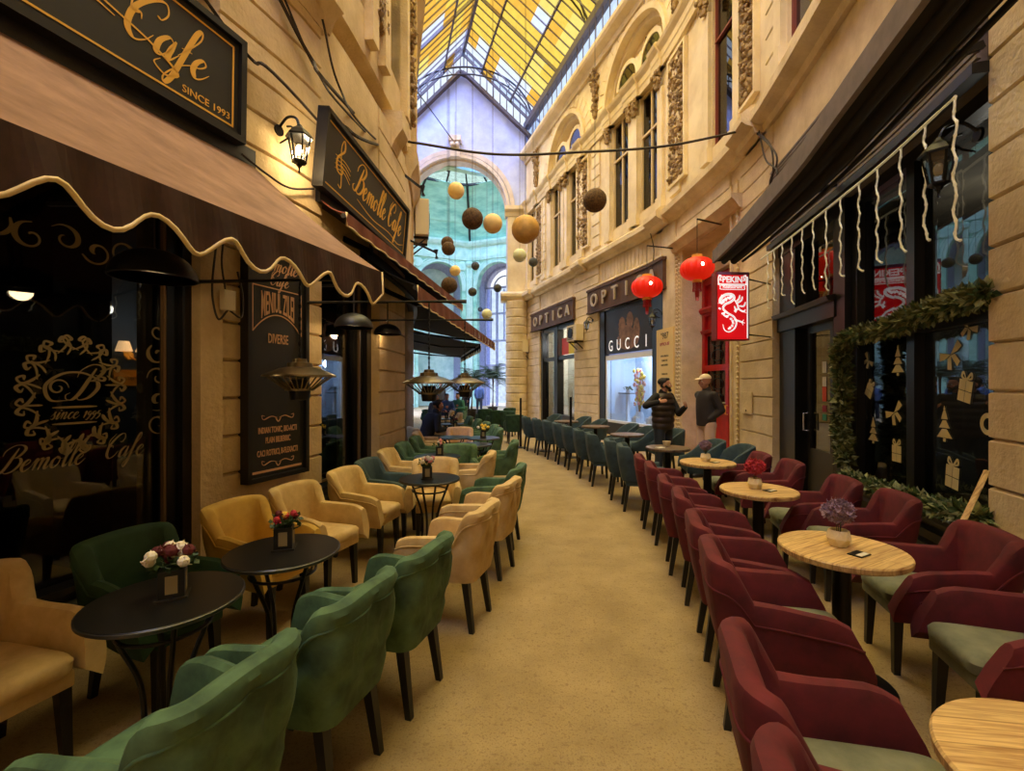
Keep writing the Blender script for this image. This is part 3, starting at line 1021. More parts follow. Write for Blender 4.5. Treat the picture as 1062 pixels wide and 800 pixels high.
def truss(i):
    bm = B()
    up, lo = [], []
    for k in range(25):
        u = -1 + 2 * k / 24
        side = 1 if u >= 0 else -1
        f = i
        a = rp(f, side, 1 - abs(u))
        for dz, L in ((0, up), (-.35, lo)):
            p = a.copy(); p.z = EAVE - .3 + 2.7 * sqrt(max(0, 1 - u * u * .97)) + dz
            L.append(p)
    tube(bm, up, .045, 6); tube(bm, lo, .035, 6)
    for k in range(24):
        bar(bm, up[k], lo[k + 1] if k % 2 else lo[k], .025)
    for k in (4, 8, 12, 16, 20):
        u = -1 + 2 * k / 24
        bar(bm, up[k], rp(i, 1 if u >= 0 else -1, 1 - abs(u)), .05)
    return bm


# glazing between the end wall and the roof
bm, bg_ = B(), B()
ptsA = [(1.4 - d, gable(1.4 - d)) for d in [8.0 * i / 24 for i in range(25)]]
for (x0, z0), (x1, z1) in zip(ptsA, ptsA[1:]):
    bar(bm, (x0, 23.3, z0), (x1, 23.3, z1), .3, .14); bar(bm, (x0, 23.35, z0 + 1.25), (x1, 23.35, z1 + 1.25), .08)
    bar(bm, (x0, 23.35, z0), (x0, 23.35, z0 + 1.25), .05)
    v = [bg_.verts.new(p) for p in ((x0, 23.36, z0), (x1, 23.36, z1), (x1, 23.36, z1 + 1.25), (x0, 23.36, z0 + 1.25))]; face(bg_, v)
struct('trim_75', bm, M['roofsteel']); struct('window_35', bg_, M['p_clr'])
for n_, i in enumerate((31.6, 25, 18)):
    struct('trim_%d' % (67 + n_), truss(i), M['iron'], smooth=True)
# ------------------------------------------------------------------ shopfronts of the left side
RX = lambda a: Matrix.Rotation(a, 4, 'X')


def shop(n, W, s0, s1, z0, z1, n0, plinth, fm, gm, mull=(), rails=(), inner=None, t=.09):
    bm = B()
    for a in [s0, s1 - t] + [m - t / 2 for m in mull]:
        sbox(bm, W, a, a + t, n0 - .1, n0 + .05, plinth, z1)
    for z in [z1 - t] + [r - t / 2 for r in rails]:
        sbox(bm, W, s0, s1, n0 - .1, n0 + .05, z, z + t)
    sweep(bm, W, s0, s1, [(n0 - .2, z0), (n0 + .16, z0), (n0 + .16, plinth * .55), (n0 + .12, plinth * .6), (n0 + .12, plinth * .75),
                          (n0 + .08, plinth * .8), (n0 + .1, plinth * .92), (n0 + .1, plinth), (n0 - .2, plinth)])
    o = struct('window_%d' % n, bm, fm)
    bm = B(); sbox(bm, W, s0 + .03, s1 - .03, n0 - .045, n0 - .035, plinth - .01, z1 - .02)
    obj('pane', bm, gm, o)
    return o


def room(name, W, s0, s1, n0, n1, z1, m, fm=None):
    """dark room behind a shop window: back, sides, ceiling"""
    bm = B()
    sbox(bm, W, s0, s1, n1 - .1, n1, 0, z1, .8)
    sbox(bm, W, s0 - .06, s0, n1, n0, 0, z1); sbox(bm, W, s1, s1 + .06, n1, n0, 0, z1)
    sbox(bm, W, s0, s1, n1, n0, z1, z1 + .08, .8)
    return struct(name, bm, m)


SL0, SR0 = LW.s_y(-2.0), RW.s_y(-1.2)
w51 = shop(51, LW, SL0, LEFT1 - .06, 0, 3.45, 0, .42, M['shopblack'], M['g_dark'], (SL0 + .9,))
bm = B(); sbox(bm, LW, LEFT1 - .07, LEFT1, -.12, .1, 0, 3.5)
sbox(bm, LW, SL0, LEFT1, -.1, .09, 3.3, 3.5)
obj('jamb', bm, M['shopblack'], w51)
bm = B(); sbox(bm, LW, LEFT1 - .19, LEFT1 - .17, .04, .07, .45, 3.3)
obj('bead', bm, M['beadbrown'], w51)
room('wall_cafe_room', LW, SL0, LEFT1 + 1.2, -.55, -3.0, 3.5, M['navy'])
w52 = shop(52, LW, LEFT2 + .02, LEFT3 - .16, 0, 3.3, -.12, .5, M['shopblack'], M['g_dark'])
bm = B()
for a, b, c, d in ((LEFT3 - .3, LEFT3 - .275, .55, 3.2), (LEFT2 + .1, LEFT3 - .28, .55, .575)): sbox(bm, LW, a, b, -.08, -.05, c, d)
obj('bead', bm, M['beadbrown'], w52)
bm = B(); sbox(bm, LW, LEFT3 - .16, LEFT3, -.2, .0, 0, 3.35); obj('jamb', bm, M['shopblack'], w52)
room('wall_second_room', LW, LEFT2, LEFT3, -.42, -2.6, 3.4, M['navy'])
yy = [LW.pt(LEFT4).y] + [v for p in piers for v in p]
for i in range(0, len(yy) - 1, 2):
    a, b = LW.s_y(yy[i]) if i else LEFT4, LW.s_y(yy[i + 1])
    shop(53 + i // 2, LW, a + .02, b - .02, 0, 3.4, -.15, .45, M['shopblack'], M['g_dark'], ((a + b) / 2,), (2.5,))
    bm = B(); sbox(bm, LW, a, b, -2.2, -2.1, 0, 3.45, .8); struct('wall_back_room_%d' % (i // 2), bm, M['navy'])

# decals on the cafe window, read from outside
def wpx(W, px, py, n):
    s, z = wp(W, px, py, n)
    return s, z


sL, _ = wp(LW, 27, 411, .0); sR, _ = wp(LW, 127, 411, 0); sm, zm = wp(LW, 86, 408, 0)
zt = wp(LW, 84, 355, 0)[1]; zb = wp(LW, 84, 464, 0)[1]
Mw = LW.frame((sL + sR) / 2, -.028, (zt + zb) / 2)
rx_, rz_ = (sR - sL) / 2 * .86, (zt - zb) / 2 * .9
bm = B(); rnd = random.Random(3)
for k in range(16):
    a = 2 * pi * k / 16
    for q in (-1, 1):
        c0 = (rx_ * cos(a), rz_ * sin(a))
        pts = [(c0[0] + (u * cos(a + pi / 2) * q + v * cos(a)) * .085, c0[1] + (u * sin(a + pi / 2) * q + v * sin(a)) * .085)
               for u, v in ((-.2, -.2), (.4, .1), (.75, .5), (.55, .85), (.25, .6), (.5, .45))]
        ribbon(bm, pts, .012, .02, Mw, .002)
    c0 = Vector((rx_ * 1.02 * cos(a + .2), 0, rz_ * 1.02 * sin(a + .2)))
    ribbon(bm, [(c0.x - .05 * cos(a), c0.z - .05 * sin(a)), (c0.x + .02 * sin(a), c0.z), (c0.x + .05 * cos(a), c0.z + .05 * sin(a))], .012, .024, Mw, .002)
obj('wreath_decal', bm, M['goldpale'], w51)
bm = B()
xh = rz_ * .26
script(bm, 'B', xh * 1.25, Mw @ Matrix.Translation((.16 * rx_, 0, -.12 * rz_)), .06, .26, .4, .002)
ribbon(bm, [(.5 * rx_, .42 * rz_), (.75 * rx_, .36 * rz_), (.66 * rx_, .3 * rz_), (.2 * rx_, .46 * rz_), (-.3 * rx_, .44 * rz_), (-.7 * rx_, .2 * rz_),
            (-.6 * rx_, -.1 * rz_), (-.2 * rx_, -.12 * rz_)], .012, .02, Mw, .002)
ribbon(bm, spiral(-.42 * rx_, .15 * rz_, .26 * rx_, 0, 1.2), .01, .014, Mw, .002)
for z in (-.26, -.6):
    ribbon(bm, [(-.55 * rx_, z * rz_), (0, z * rz_), (.55 * rx_, z * rz_)], .014, .014, Mw, .002, const=True)
script(bm, 'since 1995', rz_ * .14, Mw @ Matrix.Translation((0, 0, -.5 * rz_)), .07, .2, .4, .002)
obj('monogram_decal', bm, M['goldpale'], w51)
bm = B()
s0_, z0_ = wp(LW, 45, 487, 0); s1_, z1_ = wp(LW, 129, 474, 0)
script(bm, 'Bemolle', .066, LW.frame(s0_, -.028, z0_), .06, .22, .4, .002)
script(bm, 'Cafe', .07, LW.frame(s1_, -.028, z1_), .06, .22, .4, .002)
obj('name_decal', bm, M['goldpale'], w51)
bm = B()
s2_, z2_ = wp(LW, 167, 372, 0)
for i in range(5):
    c0 = z2_ + .2 - i * .17
    ribbon(bm, [(p[0], p[1]) for p in spiral(0, 0, .08, 1.2 + i, 1.1, 12, 1 if i % 2 else -1)], .012, .03, LW.frame(s2_, -.028, c0), .002)
s3_, z3_ = wp(LW, 70, 247, 0)
for i in range(9):
    ribbon(bm, spiral(0, 0, .09, .5 + i, 1.1, 12, 1 if i % 2 else -1), .012, .03, LW.frame(s3_ + (i - 2) * .17, -.028, z3_ - .04 * (i % 2)), .002)
obj('scroll_decal', bm, M['goldpale'], w51)

# lamp and notices inside the cafe
sc_ = LW.s_px(137, -.95)
bm = B(); sbox(bm, LW, LW.s_px(121, -.95), sc_ + .5, -1.8, -1.0, 0, 3.5); struct('wall_cafe_column', bm, M['navy2'])
zz = HC + (400 - 357) / F * LW.pt(sc_, -.95).y
t = thing('wall_lamp', 'twin lit lamp shades on the dark wall inside the cafe window', 'lamp', LW.pt(sc_, -1.0, zz - .1))
t.scale = (.62,) * 3
fr = LW.frame(sc_).to_3x3().to_4x4()
bm = B(); lathe(bm, [(.0, -.005), (.06, -.005), (.06, .02), (0, .025)], 16, M=fr @ RX(pi / 2))
obj('wall_plate', bm, M['gold'], t)
for q in (-1, 1):
    bm = B(); tube(bm, crom([fr @ Vector(p) for p in ((0, 0, 0), (q * .05, -.08, -.06), (q * .12, -.12, -.02), (q * .13, -.12, .06))], 5), .009, 6)
    obj('arm', bm, M['gold'], t)
    bm = B(); c_ = fr @ Vector((q * .13, -.12, 0))
    rings(bm, [[c_ + Vector((cos(a_ * pi / 10) * r, sin(a_ * pi / 10) * r, z)) for a_ in range(20)] for r, z in ((.1, .05), (.06, .19), (.055, .19), (.095, .05))], loop=True)
    obj('lamp_shade', bm, M['bulbsoft'], t)
bm = B(); s4_, z4_ = wp(LW, 137, 392, -.95)
box(bm, -.13, .13, -.012, 0, -.07, .07, LW.frame(s4_, -.99, z4_)); text(bm, 'TE ASTEPTAM', .04, LW.frame(s4_, -.978, z4_ - .02), mi=1)
M['orange'] = mat('orange_notice', (222, 150, 30), .6)
tag(obj('notice_board', bm, [M['orange'], M['black']]), 'small orange notice under the twin lamps inside the cafe', 'sign')

# ------------------------------------------------------------------ sign boards
def board(name, label, W, s0, s1, z0, z1, n, lean, m=None, border=True, t=.07, cat='sign', fm=None, inset=.12):
    sc = (s0 + s1) / 2; w = abs(s1 - s0); h = z1 - z0
    o = thing(name, label, cat)
    Mb = W.frame(sc, n, z0) @ RX(lean)
    bm = B(); box(bm, -w / 2, w / 2, -.03, .04, 0, h, Mb); obj('board', bm, m or M['board'], o)
    bm = B()
    for a in ((-w / 2 - t * .4, w / 2 + t * .4, -t * .4, t * .6), (-w / 2 - t * .4, w / 2 + t * .4, h - t * .6, h + t * .4),
              (-w / 2 - t * .4, -w / 2 + t * .6, 0, h), (w / 2 - t * .6, w / 2 + t * .4, 0, h)):
        box(bm, a[0], a[1], -.065, .05, a[2], a[3], Mb)
    obj('frame', bm, fm or M['black'], o)
    if border:
        bm = B(); d = inset; b = .014
        for a in ((-w / 2 + d, w / 2 - d, d, d + b), (-w / 2 + d, w / 2 - d, h - d - b, h - d), (-w / 2 + d, -w / 2 + d + b, d, h - d), (w / 2 - d - b, w / 2 - d, d, h - d)):
            box(bm, a[0], a[1], -.034, -.03, a[2], a[3], Mb)
        obj('gold_line', bm, M['gold'], o)
    return o, Mb @ Matrix.Translation((0, -.03, 0)), w, h


s1 = LW.s_px(246, .2); s0 = s1 - 3.5
o, Mb, w, h = board('shop_sign', 'long black cafe sign with gold script, nearest on the left wall above the tan awning', LW, s0, s1, 3.66, 4.46, .2, radians(1), t=.05, inset=.075)
bm = B()
cx = w / 2 - .63
script(bm, 'Cafe', .165, Mb @ Matrix.Translation((cx, 0, .27)), .06, .24, .36)
ribbon(bm, [(cx - .2, .68), (cx - .45, .78), (cx - .6, .62), (cx - .45, .42), (cx - .1, .32), (cx + .1, .22), (cx + .02, .16), (cx - .06, .2), (cx - .02, .25)], .01, .022, Mb)
ribbon(bm, [(cx - 1.6, .5), (cx - 1.0, .46), (cx - .6, .4), (cx - .3, .33)], .01, .014, Mb, const=True)
obj('script_lettering', bm, M['gold'], o)
bm = B(); text(bm, 'SINCE 1993', .075, Mb @ Matrix.Translation((w / 2 - .30, 0, .12)), sx=1.05); obj('small_lettering', bm, M['gold'], o)
bm = B(); script(bm, 'Bemolle', .145, Mb @ Matrix.Translation((cx - 1.35, 0, .36)), .06, .24, .36); obj('name_lettering', bm, M['gold'], o)

s0, s1 = LW.s_px(331, .3), LW.s_y(7.35)
o, Mb, w, h = board('shop_sign', 'black cafe sign with gold clef and script, farther along the left wall beyond the lantern', LW, s0, s1, 3.66, 4.42, .18, radians(5), border=True, t=.045, inset=.06)
bm = B(); script(bm, 'Bemolle Cafe', .165, Mb @ Matrix.Translation((.24, 0, .26)), .07, .25, .36)
ribbon(bm, [(-.5, .2), (0, .14), (.6, .17), (1.0, .13), (1.3, .2)], .012, .018, Mb)
obj('script_lettering', bm, M['gold'], o)
bm = B()
xc = -w / 2 + .38
ribbon(bm, [(xc - .02, .16), (xc + .05, .15), (xc + .04, .3), (xc, .55), (xc + .06, .66), (xc + .08, .56), (xc - .07, .42), (xc - .06, .3), (xc + .05, .29), (xc + .07, .37), (xc, .38)], .012, .03, Mb)
for k in range(4): ribbon(bm, [(xc - .12, .3 + k * .045), (xc + .1, .33 + k * .04), (xc + .26, .27 + k * .05)], .006, .008, Mb, const=True)
obj('clef_emblem', bm, M['gold'], o)

s0, s1 = LW.s_px(256, .2), LW.s_px(317, .2)
o, Mb, w, h = board('menu_board', 'tall black menu board with copper lettering on the ochre pilaster', LW, s0, s1, .83, 2.92, .17, 0, border=False, t=.04)
bm = B()
script(bm, 'Bemolle', .07, Mb @ Matrix.Translation((0, 0, h - .24)), .07, .22, .35)
script(bm, 'Cafe', .06, Mb @ Matrix.Translation((0, 0, h - .37)), .07, .22, .35)
Wt = w * .74; zt_ = h - .43


def archw(x, y):
    u = min(1, abs(x) / (Wt / 2)); low = -.18 - .13 * u * u
    return x, low + (y / .72) * (-low) if y >= 0 else low


text(bm, 'MENIUL ZILEI', 1.0, Mb @ Matrix.Translation((0, 0, zt_)), sx=Wt * .94 / 7.2, warp=archw, bold=.01)
bw = Wt / 2 + .03
ribbon(bm, [(-bw, zt_ + .03), (0, zt_ + .03), (bw, zt_ + .03)], .01, .01, Mb, const=True, taper=False)
for q in (-1, 1): ribbon(bm, [(q * bw, zt_ + .03), (q * bw, zt_ - .18), (q * bw, zt_ - .37)], .01, .01, Mb, const=True, taper=False)
ribbon(bm, [(bw * k / 6, zt_ - .205 - .165 * (k / 6) ** 2) for k in range(-6, 7)], .01, .01, Mb, const=True, taper=False)
text(bm, 'DIVERSE', .12, Mb @ Matrix.Translation((.0, 0, zt_ - .46)), sx=.52, bold=.01)
text(bm, 'INDIAN TONIC, BIO-ACTI', .075, Mb @ Matrix.Translation((0, 0, .40)), sx=.5, bold=.015)
text(bm, 'PLAIN BILBERRIC', .075, Mb @ Matrix.Translation((0, 0, .31)), sx=.5, bold=.015)
text(bm, 'CACI ROTRICI, B-FLEXACTI', .075, Mb @ Matrix.Translation((0, 0, .2)), sx=.5, bold=.015)
for z in (.53, .13):
    for q in (-1, 1):
        ribbon(bm, [(q * .01, z), (q * .08, z + .015), (q * .16, z - .01), (q * .18, z + .025), (q * .15, z + .02)], .006, .014, Mb)
    ribbon(bm, [(-.03, z), (0, z - .035), (.03, z)], .008, .012, Mb)
ribbon(bm, [(-w * .42, .065), (0, .065), (w * .42, .065)], .02, .02, Mb, const=True, taper=False)
obj('lettering', bm, M['copper'], o)

# ------------------------------------------------------------------ awnings
def awning(name, label, W, s0, s1, zw, nw, zf, n_a, n_b, vh, amp, per, cm, vm, phase=0.0, arms=True, words=None, line=None):
    """cloth from the wall (nw, zw) to a front edge whose distance goes from n_a to n_b, scalloped valance below it"""
    o = thing(name, label, 'awning', W.pt((s0 + s1) / 2, nw, zw))
    inv = Matrix.Translation(-o.location)

    def P(s, n, z): return inv @ W.pt(s, n, z)
    L = s1 - s0; k = max(8, int(L / .06))
    def nf(s):
        if line is None: return n_a + (n_b - n_a) * (s - s0) / L
        a_, d_ = Vector((*line[0], 0)), Vector((line[1][0] - line[0][0], line[1][1] - line[0][1], 0))
        p_, N_ = W.pt(s) - a_, W.normal(s)
        return -(p_.x * d_.y - p_.y * d_.x) / (N_.x * d_.y - N_.y * d_.x)
    bm = B()
    rs = []
    for i in range(k + 1):
        s = s0 + L * i / k; n = nf(s); r = []
        for t in (0, .25, .5, .75, 1): r.append(P(s, nw + (n - nw) * t, zw + (zf - zw) * t - .04 * sin(pi * t)))
        for t in (1, .75, .5, .25, 0): r.append(P(s, nw + (n - nw) * t, zw + (zf - zw) * t - .04 * sin(pi * t) - .012))
        rs.append(r)
    rings(bm, rs); cl = obj('cloth', bm, cm, o, smooth=True)
    bm = B(); rs = []; edge = []
    for i in range(k * 2 + 1):
        s = s0 + L * i / (2 * k); n = nf(s)
        z = zf - vh - amp * cos(2 * pi * (s - s1 + phase) / per)
        wob = .012 * sin(2 * pi * (s - s0) / per * 1.5)
        rs.append([P(s, n, zf), P(s, n + .008, zf), P(s, n + .012 + wob, z), P(s, n + wob, z)])
        edge.append(P(s, n + .008 + wob, z))
    rings(bm, rs); va = obj('valance', bm, vm, o)
    bm = B(); tube(bm, [P(s0, nf(s0) + .005, zf)] + edge + [P(s1, nf(s1) + .005, zf)], .011, 6)
    obj('piping', bm, M['trim'], va, smooth='all')
    bm = B(); tube(bm, [P(s0 + L * i / 12, nf(s0 + L * i / 12) - .03, zf - .03) for i in range(13)], .028, 8)
    obj('front_bar', bm, M['black_metal'], o, smooth=True)
    bm = B(); sbox(bm, W, s0 - .02, s1 + .02, nw - .14, nw + .05, zw - .07, zw + .1)
    bmesh.ops.transform(bm, matrix=inv, verts=bm.verts)
    obj('cassette', bm, M['black'], o)
    if arms:
        for f in (.12, .88):
            s = s0 + L * f; n = nf(s)
            bm = B(); q = -1 if f < .5 else 1
            el = P(s - q * .35, (n + nw) / 2, (zf + zw) / 2 - .22)
            bar(bm, P(s, nw - .05, zw - .25), el, .04, .06); bar(bm, el, P(s, n - .03, zf - .05), .035, .05)
            obj('arm', bm, M['black_metal'], o)
    if words:
        w0, w1, hz, tx = words
        for i, ch in enumerate(tx):
            s = w0 + (w1 - w0) * (i + .5) / len(tx); bm = B()
            text(bm, ch, hz, inv @ W.frame(s, nf(s) + .025, zf - vh * .85), bold=.02)
            obj('letter', bm, M['paper'], va)
    return o


sA = LW.s_px(256, .1)
awning('awning', 'wide dusty tan awning with scalloped brown valance, nearest on the left', LW, SL0, sA, 3.58, .12, 2.52, 1.47, 1.47,
       .2, .06, .352, M['awn'], M['awn_dk'], .12)
awning('awning', 'narrow brown awning under the clef sign on the left wall', LW, LW.s_px(333, .2), LW.s_y(9.9), 3.62, .15, 3.42, .42, 1.05,
       .14, .0, .6, M['awn_red'], M['awn_red'], 0, line=((-1.72, 4.5), (-1.11, 9.9)))
awning('awning', 'maroon awning with pale letters on its valance, third along the left wall', LW, LW.s_y(5.9), LW.s_y(13.0), 3.3, .15, 2.92, .8, 2.25,
       .22, .0, .6, M['awn_blk'], M['awn_red'], 0, words=(LW.s_y(9.6), LW.s_y(12.8), .2, 'FALCONE'), line=((-1.2, 5.8), (-.62, 12.6)))
awning('awning', 'dark awning with toothed valance, farthest on the left toward the arch', LW, LW.s_y(13.3), LW.s_y(19.5), 3.3, .15, 2.9, 2.2, 2.1,
       .18, .06, .3, M['awn_blk'], M['awn_blk'], 0, line=((-.75, 13.0), (-2.1, 19.5)))

# ------------------------------------------------------------------ right side: black shop with canopy
P0, P1, PD = R[1026] + .04, R[801] - .02, R[868]
w61 = shop(61, RW, P0, PD, 0, 3.87, -.2, .52, M['shopblack'], M['g_dark'], (RW.s_px(950, -.2),), (2.2,), t=.12)
bm = B(); sbox(bm, RW, PD, PD + .22, -.3, -.08, 0, 3.87); obj('post', bm, M['shopblack'], w61)
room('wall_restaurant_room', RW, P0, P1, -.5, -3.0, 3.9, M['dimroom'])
bm = B(); sbox(bm, RW, P0, P1, -.3, .02, 3.87, 5.1)
for i in range(23): sweep(bm, RW, P0, P1, [(.0, 3.9 + i * .052), (.045, 3.905 + i * .052), (.045, 3.935 + i * .052), (.0, 3.945 + i * .052)])
struct('trim_71', bm, M['siding'])
bm = B(); sbox(bm, RW, P0 - .05, P1, .0, .1, 3.82, 3.9); struct('trim_72', bm, M['shopblack'])
# door of that shop
d0, d1 = PD + .22, P1
bm = B()
for a, b in ((d0, d0 + .1), (d1 - .55, d1)): sbox(bm, RW, a, b, -.35, -.1, 0, 3.87)
sbox(bm, RW, d0, d1, -.35, -.06, 2.5, 2.72); sbox(bm, RW, d0, d1, -.35, -.08, 3.7, 3.87)
sweep(bm, RW, d0, d1, [(-.2, 2.7), (.0, 2.7), (.03, 2.76), (-.2, 2.8)])
o = struct('door_2', bm, M['shopblack'])
bm = B(); sbox(bm, RW, d0 + .05, d1 - .5, -.27, -.26, 2.72, 3.8); obj('transom_pane', bm, M['g_dark'], o)
sd0, sd1 = RW.s_px(862, -.2), RW.s_px(836, -.2)
bm = B()
for a, b, c, d in ((sd0, sd0 + .08, .05, 2.5), (sd1 - .08, sd1, .05, 2.5), (sd0, sd1, .05, .75), (sd0, sd1, 2.4, 2.5)): sbox(bm, RW, a, b, -.27, -.22, c, d)
lf = obj('leaf', bm, M['shopblack'], o)
bm = B(); sbox(bm, RW, sd0 + .07, sd1 - .07, -.25, -.245, .74, 2.41); obj('pane', bm, M['g_dark'], lf)
bm = B(); s_, z_ = wp(RW, 849, 400, -.2)
tube(bm, [RW.pt(sd1 - .04, -.21, 1.0), RW.pt(sd1 - .04, -.15, 1.0), RW.pt(sd1 - .04, -.15, 1.25), RW.pt(sd1 - .04, -.21, 1.25)], .012, 6)
obj('door_handle', bm, M['alu'], lf)
for i, (py, c, hh) in enumerate(((381, (226, 226, 214), 14), (396, (214, 214, 206), 12), (409, (214, 74, 34), 18), (424, (150, 28, 52), 8), (433, (30, 124, 96), 8))):
    s_, z_ = wp(RW, 852, py, -.2)
    bm = B(); box(bm, -.055, .055, -.003, 0, -hh * .0055, hh * .0055, RW.frame(s_, -.24, z_))
    obj('sticker', bm, mat('sticker_%d' % i, c, .5), lf)
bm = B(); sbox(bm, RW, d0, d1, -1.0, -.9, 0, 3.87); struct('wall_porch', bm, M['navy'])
# purple pilaster beside the door
M['mauvepaint'] = mat('mauve_pilaster', (92, 66, 104), .5)

# canopy over the shop
o = thing('shop_canopy', 'long black folded canopy with tubes underneath, over the dark shop on the right', 'awning', RW.pt((P0 + P1) / 2, .1, 4.2))
inv = Matrix.Translation(-o.location)
c0, c1 = SR0, R[801] + .15
prof = [(.42, 3.75), (.85, 3.72), (.86, 3.86), (.8, 4.0), (.47, 4.06), (.40, 3.9)]
bm = B(); sweep(bm, RW, c0, c1, prof); bmesh.ops.transform(bm, matrix=inv, verts=bm.verts); obj('hood', bm, M['awn_blk'], o)
bm = B(); sweep(bm, RW, c0, c1, [(.84, 3.70), (.885, 3.70), (.885, 3.9), (.84, 3.9)]); bmesh.ops.transform(bm, matrix=inv, verts=bm.verts); obj('front_rail', bm, M['siding'], o)
for n_, z_, r_ in ((.70, 3.72, .045), (.54, 3.73, .06), (.40, 3.72, .022)):
    bm = B(); tube(bm, [inv @ RW.pt(c0 + (c1 - c0) * i / 20, n_, z_) for i in range(21)], r_, 10); obj('roller_tube', bm, M['siding'] if r_ == .03 else M['awn_blk'], o, smooth=True)
for f in (.25, .5, .75):
    s_ = c0 + (c1 - c0) * f; bm = B()
    bar(bm, inv @ RW.pt(s_, .05, 4.0), inv @ RW.pt(s_, .8, 3.76), .03, .05); obj('bracket', bm, M['black_metal'], o)

# red street door
a, b = R[757], R[706]
bm = B()
sbox(bm, RW, a, b, -.75, -.62, 0, 5.0)
for q in (a, (a + b) / 2 - .05, b - .12): sbox(bm, RW, q, q + .12, -.65, -.55, 0, 4.2)
for z in (0.02, 1.0, 2.0, 3.35, 4.1): sbox(bm, RW, a, b, -.65, -.56, z, z + .14)
sweep(bm, RW, a, b, [(-.65, 3.4), (-.5, 3.42), (-.46, 3.5), (-.5, 3.56), (-.65, 3.58)])
sweep(bm, RW, a, b, [(-.65, 2.9), (-.53, 2.92), (-.5, 3.0), (-.65, 3.04)])
o = struct('door_1', bm, M['redpaint'])
m_ = (a + b) / 2
bm = B()
for q in (a + .14, m_ + .1): sbox(bm, RW, q, q + (b - a) / 2 - .32, -.625, -.61, 1.15, 2.85)
obj('pane', bm, M['g_up'], o)
bm = B()
for q in (a + .14, m_ + .1):
    w_ = (b - a) / 2 - .32
    for k in range(4): sbox(bm, RW, q + w_ * k / 3 - .01, q + w_ * k / 3 + .01, -.61, -.585, 1.15, 2.85)
    for k in range(5):
        tube(bm, [RW.pt(q + w_ / 2 + cos(t_ * pi / 8) * w_ * .3, -.595, 1.35 + k * .34 + sin(t_ * pi / 8) * .13) for t_ in range(17)], .012, 5)
obj('iron_grille', bm, M['black_metal'], o)
bm = B(); tube(bm, [RW.pt(m_ - .02, -.55, 1.0), RW.pt(m_ - .02, -.5, 1.0), RW.pt(m_ - .02, -.5, 1.2), RW.pt(m_ - .02, -.55, 1.2)], .014, 6)
obj('door_handle', bm, M['gold'], o)
# beaded jambs
for q in (R[757] - .3, R[706] + .1, R[706] + .24):
    bm = B()
    for k in range(46): ball(bm, RW.pt(q, .0, .5 + k * .1), .032, 6)
    tn += 1; struct('trim_%d' % (tn + 100), bm, M['stone_up'])

# optician: plaque, sign boards, display windows
def letterboard(name, label, s0, s1, z0, z1, tx, hz, px0, px1):
    o = thing(name, label, 'sign', RW.pt((s0 + s1) / 2, .04, z0))
    inv = Matrix.Translation(-o.location)
    bm = B(); sbox(bm, RW, s0, s1, .02, .12, z0, z1); sbox(bm, RW, s0 - .03, s1 + .03, .02, .16, z1 - .08, z1)
    sbox(bm, RW, s0 - .03, s1 + .03, .02, .15, z0, z0 + .06)
    bmesh.ops.transform(bm, matrix=inv, verts=bm.verts); obj('board', bm, M['brownboard'], o)
    a, b = RW.s_px(px0, .14), RW.s_px(px1, .14)
    for i, ch in enumerate(tx):
        s = a + (b - a) * i / (len(tx) - 1); bm = B()
        text(bm, ch, hz, inv @ RW.frame(s, .16, z0 + (z1 - z0) * .5 - hz * .36) , .05, bold=.012)
        obj('letter', bm, M['silverletter'], o)


letterboard('shop_sign', 'brown optician fascia with large raised letters behind the red lantern', RW.s_px(690, .05), RW.s_px(611, .05), 4.22, 5.08, 'OPTICA', .62, 617, 677)
letterboard('shop_sign', 'brown optician fascia with letters, farther one near the arch', RW.s_px(596, .05), RW.s_px(552, .05), 4.22, 5.08, 'OPTICA', .6, 556, 589)
s0, s1 = RW.s_px(698, .06), RW.s_px(681, .06)
o = thing('notice_board', 'narrow cream optician notice board with red heading beside the red door', 'sign', RW.pt((s0 + s1) / 2, .03, 1.0))
Mp = RW.frame((s0 + s1) / 2, .03, 0); Mp.translation -= o.location
w_ = abs(s1 - s0)
z1 = HC + 59 / F * 12.3; z0 = .75
M['plaque'] = mat('cream_plaque', (232, 202, 132), .6)
bm = B(); box(bm, -w_ / 2, w_ / 2, -.04, 0, z0, z1, Mp); obj('board', bm, M['plaque'], o)
Mq = Mp @ Matrix.Translation((0, -.04, 0))
bm = B(); text(bm, '°987', .24, Mq @ Matrix.Translation((0, 0, z1 - .27)))
for k in range(14):
    if k % 4 == 3: continue
    text(bm, ('OPTICA MEDICALA', 'CONSULTATII', 'RAME SI LENTILE')[k % 3], .065, Mq @ Matrix.Translation((0, 0, z1 - .75 - k * .12)), sx=.8)
obj('lettering', bm, M['wire'], o)
bm = B(); text(bm, 'OPTICA 87', .115, Mq @ Matrix.Translation((0, 0, z1 - .45)), bold=.02)
obj('heading', bm, M['redpaint'], o)

# display window of the optician
a, b = R[688] + .02, R[621] - .02
aw, bw_ = RW.s_px(679, -.1), RW.s_px(629, -.1)
bm = B()
sbox(bm, RW, a, aw, -.3, -.02, 0, 4.22); sbox(bm, RW, bw_, b, -.3, -.02, 0, 4.22)
sbox(bm, RW, aw, bw_, -.3, -.06, 0, .42); sbox(bm, RW, aw, bw_, -.3, -.05, 4.1, 4.22)
o = struct('window_62', bm, M['shopblack'])
bm = B()
for p_ in ((aw, aw + .09, .42, 2.62), (bw_ - .09, bw_, .42, 2.62), (aw, bw_, .42, .5), (aw, bw_, 2.5, 2.66)): sbox(bm, RW, p_[0], p_[1], -.2, -.07, p_[2], p_[3])
obj('display_frame', bm, M['disp'], o)
bm = B(); sbox(bm, RW, aw + .05, bw_ - .05, -.13, -.125, .45, 2.6); obj('pane', bm, M['g_clear'], o)
